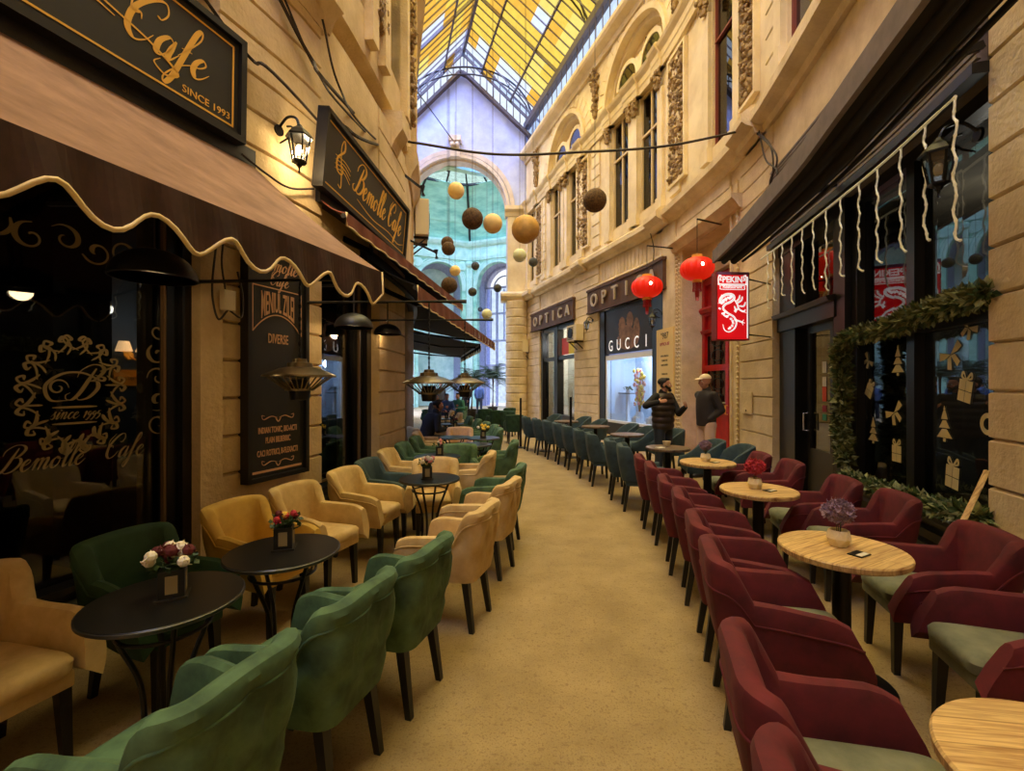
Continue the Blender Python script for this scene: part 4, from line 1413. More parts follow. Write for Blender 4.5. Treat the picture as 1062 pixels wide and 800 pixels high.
bm = B(); sbox(bm, RW, aw, bw_, -1.3, -1.24, .0, 2.7); sbox(bm, RW, aw - .05, aw, -1.3, -.2, 0, 2.7); sbox(bm, RW, bw_, bw_ + .05, -1.3, -.2, 0, 2.7)
sbox(bm, RW, aw, bw_, -1.3, -.2, 2.66, 2.72); sbox(bm, RW, aw, bw_, -1.3, -.2, .3, .42)
M['dispblue'] = mat('pale_blue_lining', (206, 220, 238), .7)
struct('wall_display', bm, M['dispblue'])
# what stands in the lit display
def shelf_thing(name, label, cat, s, n, z):
    o = thing(name, label, cat, RW.pt(s, n, z)); o.rotation_euler = RW.frame(s).to_euler(); return o


L_ = bw_ - aw; rnd = random.Random(17)
o2 = shelf_thing('display_stand', 'white display stand with a glass top inside the blue lit window', 'stand', aw + L_ * .86, -.7, .42)
bm = B(); box(bm, -.16, .16, -.14, .14, 0, .02); box(bm, -.05, .05, -.05, .05, .02, .95); obj('post', bm, M['disp'], o2)
bm = B(); box(bm, -.3, .3, -.2, .2, .95, .98); obj('shelf', bm, M['iron'], o2)
o2 = shelf_thing('potted_plant', 'small green plant on the stand inside the blue lit window', 'plant', aw + L_ * .86, -.7, 1.401)
bm = B(); lathe(bm, [(0, 0), (.06, 0), (.08, .1), (.07, .1), (0, .08)], 14); obj('pot', bm, M['disp'], o2)
bm = B()
for i in range(40): petals_ = Vector((rnd.uniform(-.2, .2), rnd.uniform(-.08, .08), rnd.uniform(.1, .22))); ico(bm, petals_, .035, 1, sc=(1, .6, .5))
obj('foliage', bm, M['leaf'], o2)
o2 = shelf_thing('dried_flowers', 'tall dried flower arrangement inside the blue lit window', 'flowers', aw + L_ * .5, -.5, .42)
bm = B(); lathe(bm, [(0, 0), (.12, 0), (.15, .25), (.1, .4), (.09, .4), (0, .3)], 20); obj('vase', bm, M['disp'], o2, smooth=True)
for nm_, m_, cnt, zz_ in (('stems', 'wood', 26, 0), ('pale_blossoms', 'fl_yel', 46, 1), ('pink_blossoms', 'fl_pink', 34, 2)):
    bm = B()
    for i in range(cnt):
        a = rnd.uniform(0, 6.3); r = rnd.uniform(.02, .24); z = rnd.uniform(.6, 1.75)
        if zz_ == 0: tube(bm, [(0, 0, .3), (cos(a) * r * .5, sin(a) * r * .4, z * .6), (cos(a) * r, sin(a) * r * .7, z)], .007, 4)
        else: ico(bm, Vector((cos(a) * r, sin(a) * r * .7, z)), rnd.uniform(.03, .055), 1, sc=(1, 1, 1.5))
    obj(nm_, bm, M[m_], o2)
for i, (f_, w2_) in enumerate(((.2, .17), (.5, .14))):
    o2 = shelf_thing('planter', ('white cube planter at the right of the blue lit window', 'white cube planter in the middle of the blue lit window')[i], 'planter', aw + L_ * f_, -.38, .42)
    bm = B(); box(bm, -w2_, w2_, -w2_ * .7, w2_ * .7, 0, w2_ * 1.5, bev=.01); obj('box', bm, M['disp'], o2)
    bm = B()
    for k in range(14): ico(bm, Vector((rnd.uniform(-w2_, w2_) * .8, rnd.uniform(-.06, .06), w2_ * 1.55)), .045, 1)
    obj('blossoms', bm, M['fl_white'], o2)
# poster above it
sm = (aw + bw_) / 2
o = thing('poster', 'dark fashion poster with white letters above the lit optician display', 'poster', RW.pt(sm, -.1, 2.7))
Mp = RW.frame(sm, -.1, 2.7); Mp.translation -= o.location
w_ = bw_ - aw
bm = B(); box(bm, -w_ / 2, w_ / 2, -.03, .0, 0, 1.42, Mp); obj('sheet', bm, mat('dark_poster', (36, 30, 27), .4, var=.3), o)
bm = B()
for cx, cz, rx, rz in ((.12, 1.0, .19, .26), (.0, .42, .6, .34), (.5, .62, .17, .4), (-.34, .86, .2, .3), (-.12, .66, .4, .2)):
    rings(bm, [[Mp @ Vector((cx + cos(t_ * pi / 12) * rx * (1 + .12 * sin(3 * t_)), y_, cz + sin(t_ * pi / 12) * rz)) for t_ in range(24)] for y_ in (-.03, -.034 - .001 * abs(cx))])
obj('picture', bm, mat('poster_figures', (150, 112, 88), .6, rgb2=(86, 62, 50), vscale=4), o)
for i, ch in enumerate('GUCCI'):
    bm = B(); text(bm, ch, .52, Mp @ Matrix.Translation((-w_ * .36 + i * w_ * .18, -.045, .1)), sx=.75); obj('letter', bm, M['signwhite'], o)

a, b = R[596] + .02, R[560] - .02
a2 = RW.s_px(578, -.1)
bm = B()
for p_, q_ in ((a, a + .12), (a2 - .1, a2 + .25), (b - .2, b)): sbox(bm, RW, p_, q_, -.35, -.05, 0, 4.22)
sbox(bm, RW, a, b, -.35, -.08, 4.05, 4.22); sbox(bm, RW, a, b, -.35, -.1, 2.75, 2.9); sbox(bm, RW, a, a2, -.35, -.08, 0, .4)
o = struct('window_63', bm, M['shopblack'])
bm = B(); sbox(bm, RW, a + .1, a2 - .1, -.22, -.215, .4, 4.05); obj('pane', bm, M['g_clear'], o)
bm = B(); sbox(bm, RW, a2 + .25, b - .2, -.22, -.2, .05, 4.05); obj('door_pane', bm, M['g_dark'], o)
bm = B(); sbox(bm, RW, a, b, -1.5, -1.44, 0, 4.2); sbox(bm, RW, a - .05, a, -1.5, -.3, 0, 4.2); sbox(bm, RW, b, b + .05, -1.5, -.3, 0, 4.2); sbox(bm, RW, a, b, -1.5, -.3, 4.2, 4.26)
struct('wall_shop', bm, mat('shop_lining', (206, 200, 180), .7))
for i, (u0, u1, col) in enumerate(((.15, .5, (214, 60, 32)), (.5, .85, (232, 206, 40)))):
    bm = B(); L_ = a2 - a; sbox(bm, RW, a + L_ * (1 - u1), a + L_ * (1 - u0), -.2, -.19, 2.95, 3.65)
    tag(obj('poster', bm, mat('poster_%d' % i, col, .5)), ('red poster in the far optician window', 'yellow poster in the far optician window')[i], 'poster')
# ------------------------------------------------------------------ chairs
def chair(name, label, cloth, seatm, style, piping=None):
    """front towards +y.  style: tufted (left), wine (right), tub (right, far), plain (right, far)"""
    W2, FR, BK, RCN = .20, .29, .27, .075
    HB, HA, HA2 = .82, .655, .63
    TH = .07; ZB = .34
    if style == 'wine': W2, FR, HB, HA, HA2, RCN, TH = .205, .32, .815, .65, .63, .065, .068
    if style == 'tub': W2, FR, BK, RCN, HB, HA, HA2, TH = .31, .28, .30, .27, .82, .66, .52, .06
    if style == 'plain': W2, HB, HA, HA2, RCN, ZB = .23, .86, .60, .60, .09, .40
    o = thing(name, label, 'chair')
    # plan path
    P = []
    na, nc, nb = 9, 7, 13
    if style == 'tufted': nc, nb = 9, 25
    for i in range(na): P.append((-W2, FR - (FR + BK - RCN) * i / na, 'a', -1, 0))
    for i in range(nc):
        t = pi / 2 * i / nc
        P.append((-W2 + RCN - RCN * cos(t), -BK + RCN - RCN * sin(t), 'c', -cos(t), -sin(t)))
    for i in range(nb + 1): P.append((-W2 + RCN + (2 * W2 - 2 * RCN) * i / nb, -BK, 'b', 0, -1))
    for i in range(1, nc + 1):
        t = pi / 2 * (1 - i / nc)
        P.append((W2 - RCN + RCN * cos(t), -BK + RCN - RCN * sin(t), 'c', cos(t), -sin(t)))
    for i in range(1, na + 1): P.append((W2, -BK + RCN + (FR + BK - RCN) * i / na, 'a', 1, 0))
    Lp = [0]
    for a, b in zip(P, P[1:]): Lp.append(Lp[-1] + sqrt((a[0] - b[0]) ** 2 + (a[1] - b[1]) ** 2))
    tot = Lp[-1]

    def sm(x): x = max(0, min(1, x)); return x * x * (3 - 2 * x)

    def top(i):
        x, y = P[i][0], P[i][1]
        f = (y + BK) / (FR + BK)                        # 0 back .. 1 front
        if style == 'tub': return HA2 + (HB - HA2) * (1 - sm(f * 1.02)) ** .9
        if style == 'plain': return HB if f < .12 else HA + (HB - HA) * (1 - sm((f - .12) / .28))
        k = {'tufted': (.06, .17), 'wine': (.05, .15)}[style]
        arm = HA + (HA2 - HA) * f - .03 * max(0, (f - .8) / .2) ** 2
        return arm + (HB + .015 * (1 - (x / W2) ** 2) - arm) * (1 - sm((f - k[0]) / k[1]))
    no = 9 if style == 'tufted' else 4

    def section(i):
        x, y, kd, nx, ny = P[i]
        T = top(i); f = (y + BK) / (FR + BK)
        back = 1 - sm(f / .5)
        r = []

        def add(off, z, wx=0.0):
            h = (z - ZB) / (HB - ZB)
            fl = (.03 + .05 * back) * h if style != 'plain' else (.01 + .06 * back) * h
            if style == 'tub': fl = .05 * h
            if style in ('tufted', 'wine'): off += .065 * sm(f * 1.1) * (1 if abs(nx) > .5 else 0)
            px, py = x + nx * (off + fl), y + ny * (off + fl)
            if kd == 'a':                               # arm front edge leans back towards the floor
                sl = {'tufted': .04, 'wine': .10, 'tub': .05, 'plain': .05}[style]
                py -= sl * max(0, f - .35) / .65 * sm((z - .38) / .26)
            r.append(Vector((px, py, z)))
        rd = TH * .5
        th = TH + (.02 * back if style != 'tub' else 0)
        for z in (ZB + .06, ZB + .06 + (T - ZB - .06 - rd) * .5, T - rd): add(-th, z)
        for a in (.25, .5, .75): add(-th / 2 - th / 2 * cos(pi * a), T - rd + rd * sin(pi * a))
        for j in range(no + 1):
            z = T - rd + (ZB - T + rd) * j / no
            off = 0.0
            if j and j < no:
                off = .012 * sin(pi * j / no)
                if style == 'tufted' and kd in 'bc':
                    u = (Lp[i] - tot / 2)
                    for bz, bo in ((.74, 0), (.62, .5), (.50, 0)):
                        q = u / .16 + bo; q -= round(q)
                        off -= .018 * math.exp(-((q * .16) ** 2 + (z - bz) ** 2) / .0012)
                        for zz, oo in ((bz, bo),):
                            d1 = abs(abs(q * .16) - abs(z - zz) * .66)
                            if abs(z - zz) < .12: off -= .004 * math.exp(-(d1 / .012) ** 2)
            add(off, z)
        return r
    S = [section(i) for i in range(len(P))]
    cut1, cut2 = na + nc - 2, na + nc + nb + 2
    bm = B(); rings(bm, S[cut1:cut2 + 1]); bk = obj('backrest', bm, cloth, o, smooth=True)
    for sl in (S[:cut1 + 1], S[cut2:]):
        bm = B(); rings(bm, sl); obj('armrest', bm, cloth, o, smooth=True)
    # seat: upholstered base and cushion
    bm = B(); box(bm, -W2 + .02, W2 - .02, -BK + .04, FR - .03, .335, .41, bev=.015)
    obj('seat_base', bm, cloth if style != 'wine' else seatm, o, smooth=True)
    bm = B()
    w = W2 - TH + (.045 if style in ('tufted', 'wine') else -.005)
    fy = FR - .01
    n_ = 14
    rs = []
    for z, ins in ((.40, .012), (.412, 0), (.455, -.004), (.475, .008), (.487, .035), (.492, .12)):
        ring = []
        for k in range(4 * n_):
            a = 2 * pi * k / (4 * n_); e = .28
            cx = abs(cos(a)) ** e * (1 if cos(a) >= 0 else -1); cy = abs(sin(a)) ** e * (1 if sin(a) >= 0 else -1)
            yy_ = (fy - .225) / 2 + cy * ((fy + .225) / 2 - ins)
            ring.append(Vector((cx * (w + .012 - ins) * (1 - (.22 * (fy - yy_) / .5 if style in ('tufted', 'wine') else 0)), yy_, z)))
        rs.append(ring)
    rings(bm, rs); st = obj('seat_cushion', bm, seatm, o, smooth=True)
    if piping is not None:
        bm = B()
        tube(bm, [S[i][7] + Vector((0, 0, .003)) for i in range(0, len(S))], .0065, 5)
        obj('piping', bm, piping, bk, smooth='all')
    for sx, sy in ((-1, 1), (1, 1), (-1, -1), (1, -1)):
        bm = B()
        x0, y0 = sx * (W2 - .05), (FR - .07 if sy > 0 else -BK + .07)
        x1, y1 = x0 + sx * .012, y0 + (.01 if sy > 0 else -.05)
        a, b = .024, .016
        rings(bm, [[Vector((x + q * r, y + p * r, z)) for q, p in ((-1, -1), (1, -1), (1, 1), (-1, 1))] for x, y, r, z in ((x0, y0, a, .345), (x1, y1, b, 0.0))])
        obj('leg', bm, M['black'], o)
    return o


PROTO = {}


def put(style, cloth, x, y, face_, label, group, name='armchair', seat=None, pipe=None, rz=None):
    key = (style, cloth, seat)
    th = atan2(-face_[0], face_[1]) if rz is None else rz
    loc = (x, y, 0)
    if key not in PROTO:
        o = chair(name, label, M[cloth], M[seat or cloth], style, M[pipe] if pipe else None)
        o.location = loc; o.rotation_euler = (0, 0, th); PROTO[key] = o
        if group: o['group'] = group
        return o
    return dup(PROTO[key], loc, th, label, group)


def left_face(y, flip=False):
    n = LW.normal(LW.s_y(y))
    return (n.x, n.y) if flip else (-n.x, -n.y)


def right_face(y, flip=False):
    n = RW.normal(RW.s_y(y))
    return (n.x, n.y) if flip else (-n.x, -n.y)


def from_back(bx, by, f, d=.30): return bx + f[0] * d, by + f[1] * d


# aisle side of the left terrace: position is the middle of the back's top edge
G1 = 'armchairs along the aisle edge of the left terrace'
for bx, by, c, lab in (
        (-.79, 1.36, 'green', 'green tufted velvet armchair nearest the camera, bottom left, back turned to the aisle'),
        (-.60, 1.91, 'green', 'green tufted velvet armchair second from the camera on the left, beside the first black table'),
        (-.41, 2.43, 'green', 'green tufted velvet armchair third from the camera on the left aisle edge, all legs seen'),
        (-.17, 3.22, 'cream', 'cream tufted armchair nearest the camera on the left aisle edge, ahead of three green ones'),
        (.0, 4.05, 'cream', 'cream tufted armchair on the left aisle edge, just behind the first cream one'),
        (.09, 4.8, 'green', 'green armchair on the left aisle edge mostly hidden behind the second cream one'),
        (-.25, 5.75, 'cream', 'cream tufted armchair past the hidden green one, third cream along the left aisle'),
        (.06, 6.95, 'green', 'green tufted armchair standing alone before the gap in the left aisle edge'),
        (-.22, 9.0, 'green', 'first of the far row of green armchairs on the left aisle edge'),
        (-.33, 9.75, 'green', 'second of the far row of green armchairs on the left aisle edge'),
        (-.55, 10.55, 'green', 'third of the far row of green armchairs on the left aisle edge'),
        (-.8, 11.4, 'green', 'fourth of the far row of green armchairs on the left aisle edge'),
        (-1.1, 12.4, 'green', 'fifth of the far row of green armchairs on the left aisle edge'),
        (-1.55, 14.0, 'cream', 'first of the far cream armchairs beyond the green row, left'),
        (-1.95, 15.2, 'cream', 'second of the far cream armchairs beyond the green row, left'),
        (-2.9, 17.8, 'green', 'last green armchair of the left row before the arch')):
    f = left_face(by)
    x, y = from_back(bx, by, f)
    put('tufted', c, x, y, f, lab, G1, pipe=c)
G2 = 'armchairs along the wall of the left terrace'
for bx, by, c, lab in (
        (-2.50, 2.03, 'cream', 'cream armchair at the left picture edge facing the aisle, under the dark cafe window'),
        (-2.22, 2.62, 'dkgreen', 'bottle green armchair behind the first black table, back to the cafe window'),
        (-2.03, 3.33, 'yellow', 'mustard yellow armchair in front of the ochre pilaster'),
        (-1.87, 3.9, 'cream', 'cream armchair below the menu board, beside the yellow one'),
        (-1.71, 4.62, 'cream', 'cream armchair under the second window, left of the round table with pink flowers'),
        (-1.66, 5.2, 'teal_v', 'grey teal armchair under the second window between two cream ones'),
        (-1.66, 6.0, 'cream', 'cream armchair by the second window, beyond the grey teal one'),
        (-1.62, 6.7, 'green', 'green armchair beside the narrow ochre pilaster on the left'),
        (-1.6, 7.5, 'green', 'green armchair by the left wall, right after the narrow ochre pilaster'),
        (-1.72, 8.2, 'cream', 'cream armchair by the left wall in front of the seated person'),
        (-2.0, 10.9, 'cream', 'cream armchair by the left wall beyond the seated person')):
    f = left_face(by, True)
    x, y = from_back(bx, by, f)
    put('tufted', c, x, y, f, lab, G2, pipe=c)
for x, y, c, lab in (
        (-.84, 5.02, 'cream', 'cream armchair facing the camera behind the table with pink flowers'),
        (-.72, 6.28, 'green', 'green armchair facing the camera behind the table with the reddish top'),
        (-1.0, 8.9, 'pinkc', 'rose cream armchair facing the camera at the middle of the left terrace')):
    put('tufted', c, x, y, (.12, -1), lab, 'armchairs facing the camera on the left terrace', pipe=c)

# right terrace, aisle side
G3 = 'burgundy armchairs along the right aisle edge'
for i, (bx, by, lab) in enumerate((
        (.56, .93, 'burgundy armchair at the bottom picture edge, only its back top showing'),
        (.72, 1.46, 'burgundy armchair with sage seat nearest the camera on the right'),
        (1.03, 2.40, 'burgundy armchair second in the right aisle row, left of the nearest pedestal table'),
        (1.16, 2.95, 'burgundy armchair third in the right aisle row, left of the nearest pedestal table'),
        (1.31, 3.65, 'burgundy armchair fourth in the right aisle row, beside the table with red flowers'),
        (1.37, 4.2, 'burgundy armchair fifth in the right aisle row, beside the table with red flowers'),
        (1.47, 4.95, 'burgundy armchair sixth in the right aisle row, beside the third pedestal table'),
        (1.50, 5.5, 'burgundy armchair last in the right aisle row, next to the grey teal chairs'))):
    f = right_face(by)
    x, y = from_back(bx, by, f)
    put('wine', 'wine', x, y, f, lab, G3, seat='sage', pipe='wine')
G4 = 'burgundy armchairs along the right wall'
for bx, by, lab in (
        (2.60, 1.98, 'burgundy armchair cut by the right picture edge, sage seat facing left'),
        (2.78, 2.66, 'burgundy armchair by the snowy shop window, right of the nearest pedestal table'),
        (3.0, 3.55, 'burgundy armchair below the snowy shop window, behind the mauve flower ball'),
        (3.02, 4.15, 'burgundy armchair below the snowy shop window, left of the one behind the mauve flowers'),
        (3.12, 5.1, 'burgundy armchair by the restaurant door, nearer of two'),
        (3.1, 5.7, 'burgundy armchair by the restaurant door, farther of two beside the dark tub chair')):
    f = right_face(by, True)
    x, y = from_back(bx, by, f)
    put('wine', 'wine', x, y, f, lab, G4, seat='sage', pipe='wine')
G5 = 'grey teal side chairs along the right aisle edge'
for i, (bx, by) in enumerate(((1.45, 6.25), (1.40, 6.85), (1.27, 7.75), (1.15, 8.4), (1.03, 9.2), (.9, 9.85), (.73, 10.5), (.53, 11.15), (.3, 11.8))):
    f = right_face(by + .8)
    x, y = from_back(bx, by, f)
    nth = ('first', 'second', 'third', 'fourth', 'fifth', 'sixth', 'seventh', 'eighth', 'ninth')[i]
    put('plain', 'teal_v', x, y, f, nth + ' grey teal chair of the right aisle row, counted from the burgundy ones', G5, name='side_chair')
G6 = 'dark green tub chairs in the right terrace'
for x, y, lab in (
        (3.05, 6.55, 'dark green tub chair beside the burgundy pair near the restaurant door'),
        (2.92, 7.15, 'dark green tub chair in front of the man with the cap'),
        (2.95, 8.9, 'dark green tub chair just behind the bearded man'),
        (2.62, 9.5, 'dark green tub chair left of the bearded man, before the lit display window'),
        (2.42, 10.15, 'dark green tub chair under the lit display window, farther one'),
        (2.0, 11.4, 'dark green tub chair against the pillar between the optician windows, nearer one'),
        (1.78, 12.45, 'dark green tub chair against the pillar between the optician windows, farther one'),
        (1.1, 13.4, 'dark green tub chair below the far optician window')):
    f = right_face(min(y + .6, 14), True)
    put('tub', 'teal_v', x, y, f, lab, G6, name='tub_chair')
for i, (x, y, rz) in enumerate(((-.55, 15.6, .3), (-.1, 15.2, -.2), (-1.0, 16.6, .2), (.05, 13.3, .1), (-.2, 17.4, .5))):
    lab = ('dark green tufted chair of the far group left of the black posts', 'dark green tufted chair nearest the rounded pillar',
           'rearmost dark green tufted chair before the arch', 'dark green chair beside the first black post',
           'dark green chair at the foot of the rounded pillar')[i]
    put('tufted', 'dkgreen', x, y, (0, 1), lab, 'dark green chairs at the far end', pipe='dkgreen', rz=rz)


# ------------------------------------------------------------------ tables
def bistro(label, group):
    o = thing('bistro_table', label, 'table', group=group)
    bm = B(); lathe(bm, [(0, .728), (.285, .728), (.29, .732), (.29, .746), (.286, .75), (0, .75)], 48); t = obj('tabletop', bm, M['tabletop'], o, smooth=True)
    bm = B(); lathe(bm, [(.2895, .731), (.292, .733), (.292, .745), (.2895, .747)], 48); obj('rim', bm, M['dullsteel'], t, smooth=True)
    for k in range(4):
        a = pi / 4 + pi / 2 * k; bm = B()
        tube(bm, crom([(cos(a) * r, sin(a) * r, z) for r, z in ((.2, .727), (.15, .6), (.085, .42), (.075, .22), (.12, .1), (.23, .012))], 6), .011, 7)
        obj('leg', bm, M['black_metal'], o, smooth=True)
    for r, z in ((.165, .635), (.1, .12)):
        bm = B(); rs = []
        for k in range(28):
            a = 2 * pi * k / 28
            rs.append([Vector((cos(a) * (r + .008 * cos(b)), sin(a) * (r + .008 * cos(b)), z + .008 * sin(b))) for b in (0, pi / 3, 2 * pi / 3, pi, 4 * pi / 3, 5 * pi / 3)])
        rings(bm, rs, loop=True); obj('ring', bm, M['black_metal'], o, smooth=True)
    return o


def pedestal(label, group, top):
    o = thing('pedestal_table', label, 'table', group=group)
    bm = B(); lathe(bm, [(0, .712), (.30, .712), (.308, .718), (.31, .742), (.304, .75), (0, .75)], 56); obj('tabletop', bm, top, o, smooth=True)
    bm = B(); lathe(bm, [(0, .02), (.045, .02), (.045, .712), (0, .712)], 24); obj('column', bm, M['black_metal'], o)
    bm = B(); lathe(bm, [(0, 0), (.25, 0), (.25, .008), (.24, .014), (.06, .022), (0, .022)], 40); obj('base_plate', bm, M['black_metal'], o, smooth=True)
    bm = B(); box(bm, -.16, .16, -.025, .025, .70, .712); box(bm, -.025, .025, -.16, .16, .70, .7121); obj('spider', bm, M['black_metal'], o)
    return o


bt0 = None
LT = [(-1.465, 1.96, 'round black cafe table nearest the camera, with white and wine flowers', 0),
      (-1.25, 2.53, 'round black cafe table by the yellow chair, with small red flowers', 0),
      (-.80, 4.5, 'round black cafe table with pink flowers in the middle of the cream chairs', 0),
      (-.95, 5.9, 'round cafe table behind the table with pink flowers', 0),
      (-.60, 7.1, 'small slate topped table by the lone green chair', 0),
      (-1.0, 8.1, 'round black table in front of the seated person', 0),
      (-1.2, 9.8, 'round black table beside the seated person', 0),
      (-1.42, 10.9, 'round black table by the far row of green chairs', 0),
      (-1.8, 12.6, 'far round black table near the end of the green row', 0)]
for i, (x, y, lab, rz) in enumerate(LT):
    if i == 0: bt0 = bistro(lab, 'black cafe tables on the left terrace'); bt0.location = (x, y, 0)
    else: dup(bt0, (x, y, 0), .3 * i, lab, 'black cafe tables on the left terrace')
RT = [(1.345, 1.03, 'wooden pedestal table cut by the bottom right corner', 'wood'),
      (1.83, 2.57, 'wooden pedestal table with the mauve flower ball', 'wood'),
      (2.14, 4.02, 'wooden pedestal table with the red flower pot', 'wood'),
      (2.31, 5.47, 'wooden pedestal table third from the camera, before the tub chairs', 'wood'),
      (2.27, 6.75, 'dark wooden pedestal table with a cup, in front of the bearded man', 'wooddk'),
      (2.14, 8.6, 'dark wooden pedestal table left of the bearded man', 'wooddk'),
      (1.86, 10.3, 'dark wooden pedestal table before the lit display window', 'wooddk'),
      (1.38, 11.8, 'dark wooden pedestal table farthest along the right terrace', 'wooddk')]
pt = {}
for i, (x, y, lab, t) in enumerate(RT):
    rz = (-.15, .5, .15, .6, .2, .1, .4, .2)[i]
    if t not in pt:
        pt[t] = pedestal(lab, 'pedestal tables on the right terrace', M[t]); pt[t].location = (x, y, 0); pt[t].rotation_euler = (0, 0, rz)
    else: dup(pt[t], (x, y, 0), rz, lab, 'pedestal tables on the right terrace')

# ------------------------------------------------------------------ flowers
TZ = .7505


def petals(bm, c, r, n, rnd, mi=0, flat=False):
    """small blossom of cupped petals"""
    ax = Vector((rnd.uniform(-1, 1), rnd.uniform(-1, 1), rnd.uniform(.1, 1))).normalized()
    u, v = basis(ax)
    for k in range(n):
        a = 2 * pi * k / n + rnd.uniform(-.2, .2)
        d = u * cos(a) + v * sin(a); s = u * -sin(a) + v * cos(a)
        p = [c, c + d * r * .55 + s * r * .42 + ax * r * .18, c + d * r + ax * r * .5, c + d * r * .55 - s * r * .42 + ax * r * .18]
        q = [x - ax * r * .1 for x in p]
        rings(bm, [[p_ for p_ in p], q], mi=mi)


def boxvase(x, y, rz, label, cols, seed, big=1.0, group='black box vases on the left tables'):
    o = thing('flower_vase', label, 'vase', (x, y, TZ), rz, group)
    rnd = random.Random(seed)
    bm = B(); box(bm, -.058, .058, -.058, .058, 0, .008); obj('saucer', bm, M['dullsteel'], o)
    bm = B(); h = .12
    for a in ((-.046, .046, -.046, -.038), (-.046, .046, .038, .046), (-.046, -.038, -.038, .038), (.038, .046, -.038, .038)): box(bm, *a, .0081, h)
    box(bm, -.04, .04, -.04, .04, .009, h - .03); obj('box', bm, M['black'], o)
    bm = B()
    for q in range(4):
        Mq = Matrix.Rotation(q * pi / 2, 4, 'Z'); box(bm, -.022, .022, -.0475, -.0462, .025, .1, Mq)
    obj('label', bm, M['goldpale'], o)
    bm = B()
    for i in range(int(16 * big)):
        a = rnd.uniform(0, 6.3); r = rnd.uniform(.02, .085); z = h + rnd.uniform(.0, .05)
        tube(bm, [(0, 0, h - .05), (cos(a) * r * .6, sin(a) * r * .6, z - .02), (cos(a) * r * 1.1, sin(a) * r * 1.1, z)], .0022, 4)
        petals(bm, Vector((cos(a) * r, sin(a) * r, z)), .03, 3, rnd)
    obj('foliage', bm, M['leaf'], o)
    for c, n in cols:
        bm = B()
        for i in range(n):
            a = rnd.uniform(0, 6.3); r = rnd.uniform(.0, .075) * big; z = h + .035 + rnd.uniform(.0, .05) * big - r * .2
            c_ = Vector((cos(a) * r, sin(a) * r, z))
            petals(bm, c_, .026 * big, 6, rnd); petals(bm, c_ + Vector((0, 0, .006)), .016 * big, 5, rnd); ball(bm, c_ + Vector((0, 0, .004)), .02 * big, 8)
        obj('blossoms', bm, M[c], o)
    return o


boxvase(-1.45, 1.98, .5, 'black box vase with white and wine flowers on the nearest left table', (('fl_white', 9), ('fl_wine', 8)), 1, 1.2)
boxvase(-1.26, 2.56, .3, 'black box vase with small red flowers on the table by the yellow chair', (('fl_wine', 5), ('fl_red', 4), ('fl_yel', 2)), 2, .95)
boxvase(-.82, 4.48, .2, 'black box vase with pink and white flowers among the cream chairs', (('fl_pink', 6), ('fl_white', 6)), 3, 1.1)
boxvase(-.93, 5.95, .1, 'black box vase with faint pink flowers on the table behind', (('fl_pink', 4), ('fl_white', 2)), 4, .9)
boxvase(-.5, 8.0, .1, 'black box vase with yellow flowers at the middle of the left terrace', (('fl_yel', 9), ('fl_white', 2)), 5, 1.25).location.z = TZ
dup(bt0, (-.5, 8.0, 0), .4, 'round black table with yellow flowers at the middle of the left terrace', 'black cafe tables on the left terrace')
boxvase(-1.2, 9.8, .1, 'black box vase with wine flowers beside the seated person', (('fl_wine', 5),), 6, 1.0)
boxvase(-1.40, 10.9, .1, 'black box vase with dark leaves by the far green row', (('fl_wine', 4),), 7, 1.0)
boxvase(-1.78, 12.6, .1, 'black box vase on the farthest left table', (('fl_wine', 3),), 8, 1.0)


def facetpot(x, y, label, fc, seed, ball_r=.075, group='cream faceted pots on the wooden tables'):
    o = thing('flower_pot', label, 'flower pot', (x, y, TZ), .3, group)
    rnd = random.Random(seed)
    bm = B()
    rs = []
    for z, r, ph in ((0, .042, 0), (.045, .062, .39), (.09, .05, 0)):
        rs.append([Vector((cos(2 * pi * k / 8 + ph) * r, sin(2 * pi * k / 8 + ph) * r, z)) for k in range(8)])
    rs += [[Vector((p.x * .82, p.y * .82, p.z)) for p in rs[-1]], [Vector((p.x * .7, p.y * .7, .06)) for p in rs[-1]]]
    vr = [[bm.verts.new(p) for p in r] for r in rs]
    for i in range(4):
        for k in range(8):
            a, b, c, d = vr[i][k], vr[i][(k + 1) % 8], vr[i + 1][(k + 1) % 8], vr[i + 1][k]
            if i == 0: face(bm, (a, b, d)); face(bm, (b, c, d))
            elif i == 1: face(bm, (a, b, c)); face(bm, (a, c, d))
            else: face(bm, (a, b, c, d))
    face(bm, vr[0][::-1]); face(bm, vr[-1])
    obj('pot', bm, M['pot'], o)
    if fc:
        bm = B(); cz = .19
        for i in range(7):
            a = 2 * pi * i / 7; tube(bm, [(cos(a) * .01, sin(a) * .01, .058), (cos(a) * .012, sin(a) * .012, .13), (cos(a) * .03, sin(a) * .03, cz - .03)], .0025, 4)
        obj('stems', bm, M['leafdk'], o)
        bm = B()
        for i in range(110):
            z = 1 - 2 * (i + .5) / 110; r = sqrt(1 - z * z); a = i * 2.39996
            c = Vector((cos(a) * r, sin(a) * r, z * .85)) * ball_r * rnd.uniform(.82, 1.05); petals(bm, c + Vector((0, 0, cz)), .019, 4, rnd)
        obj('blossoms', bm, M[fc], o)
    return o


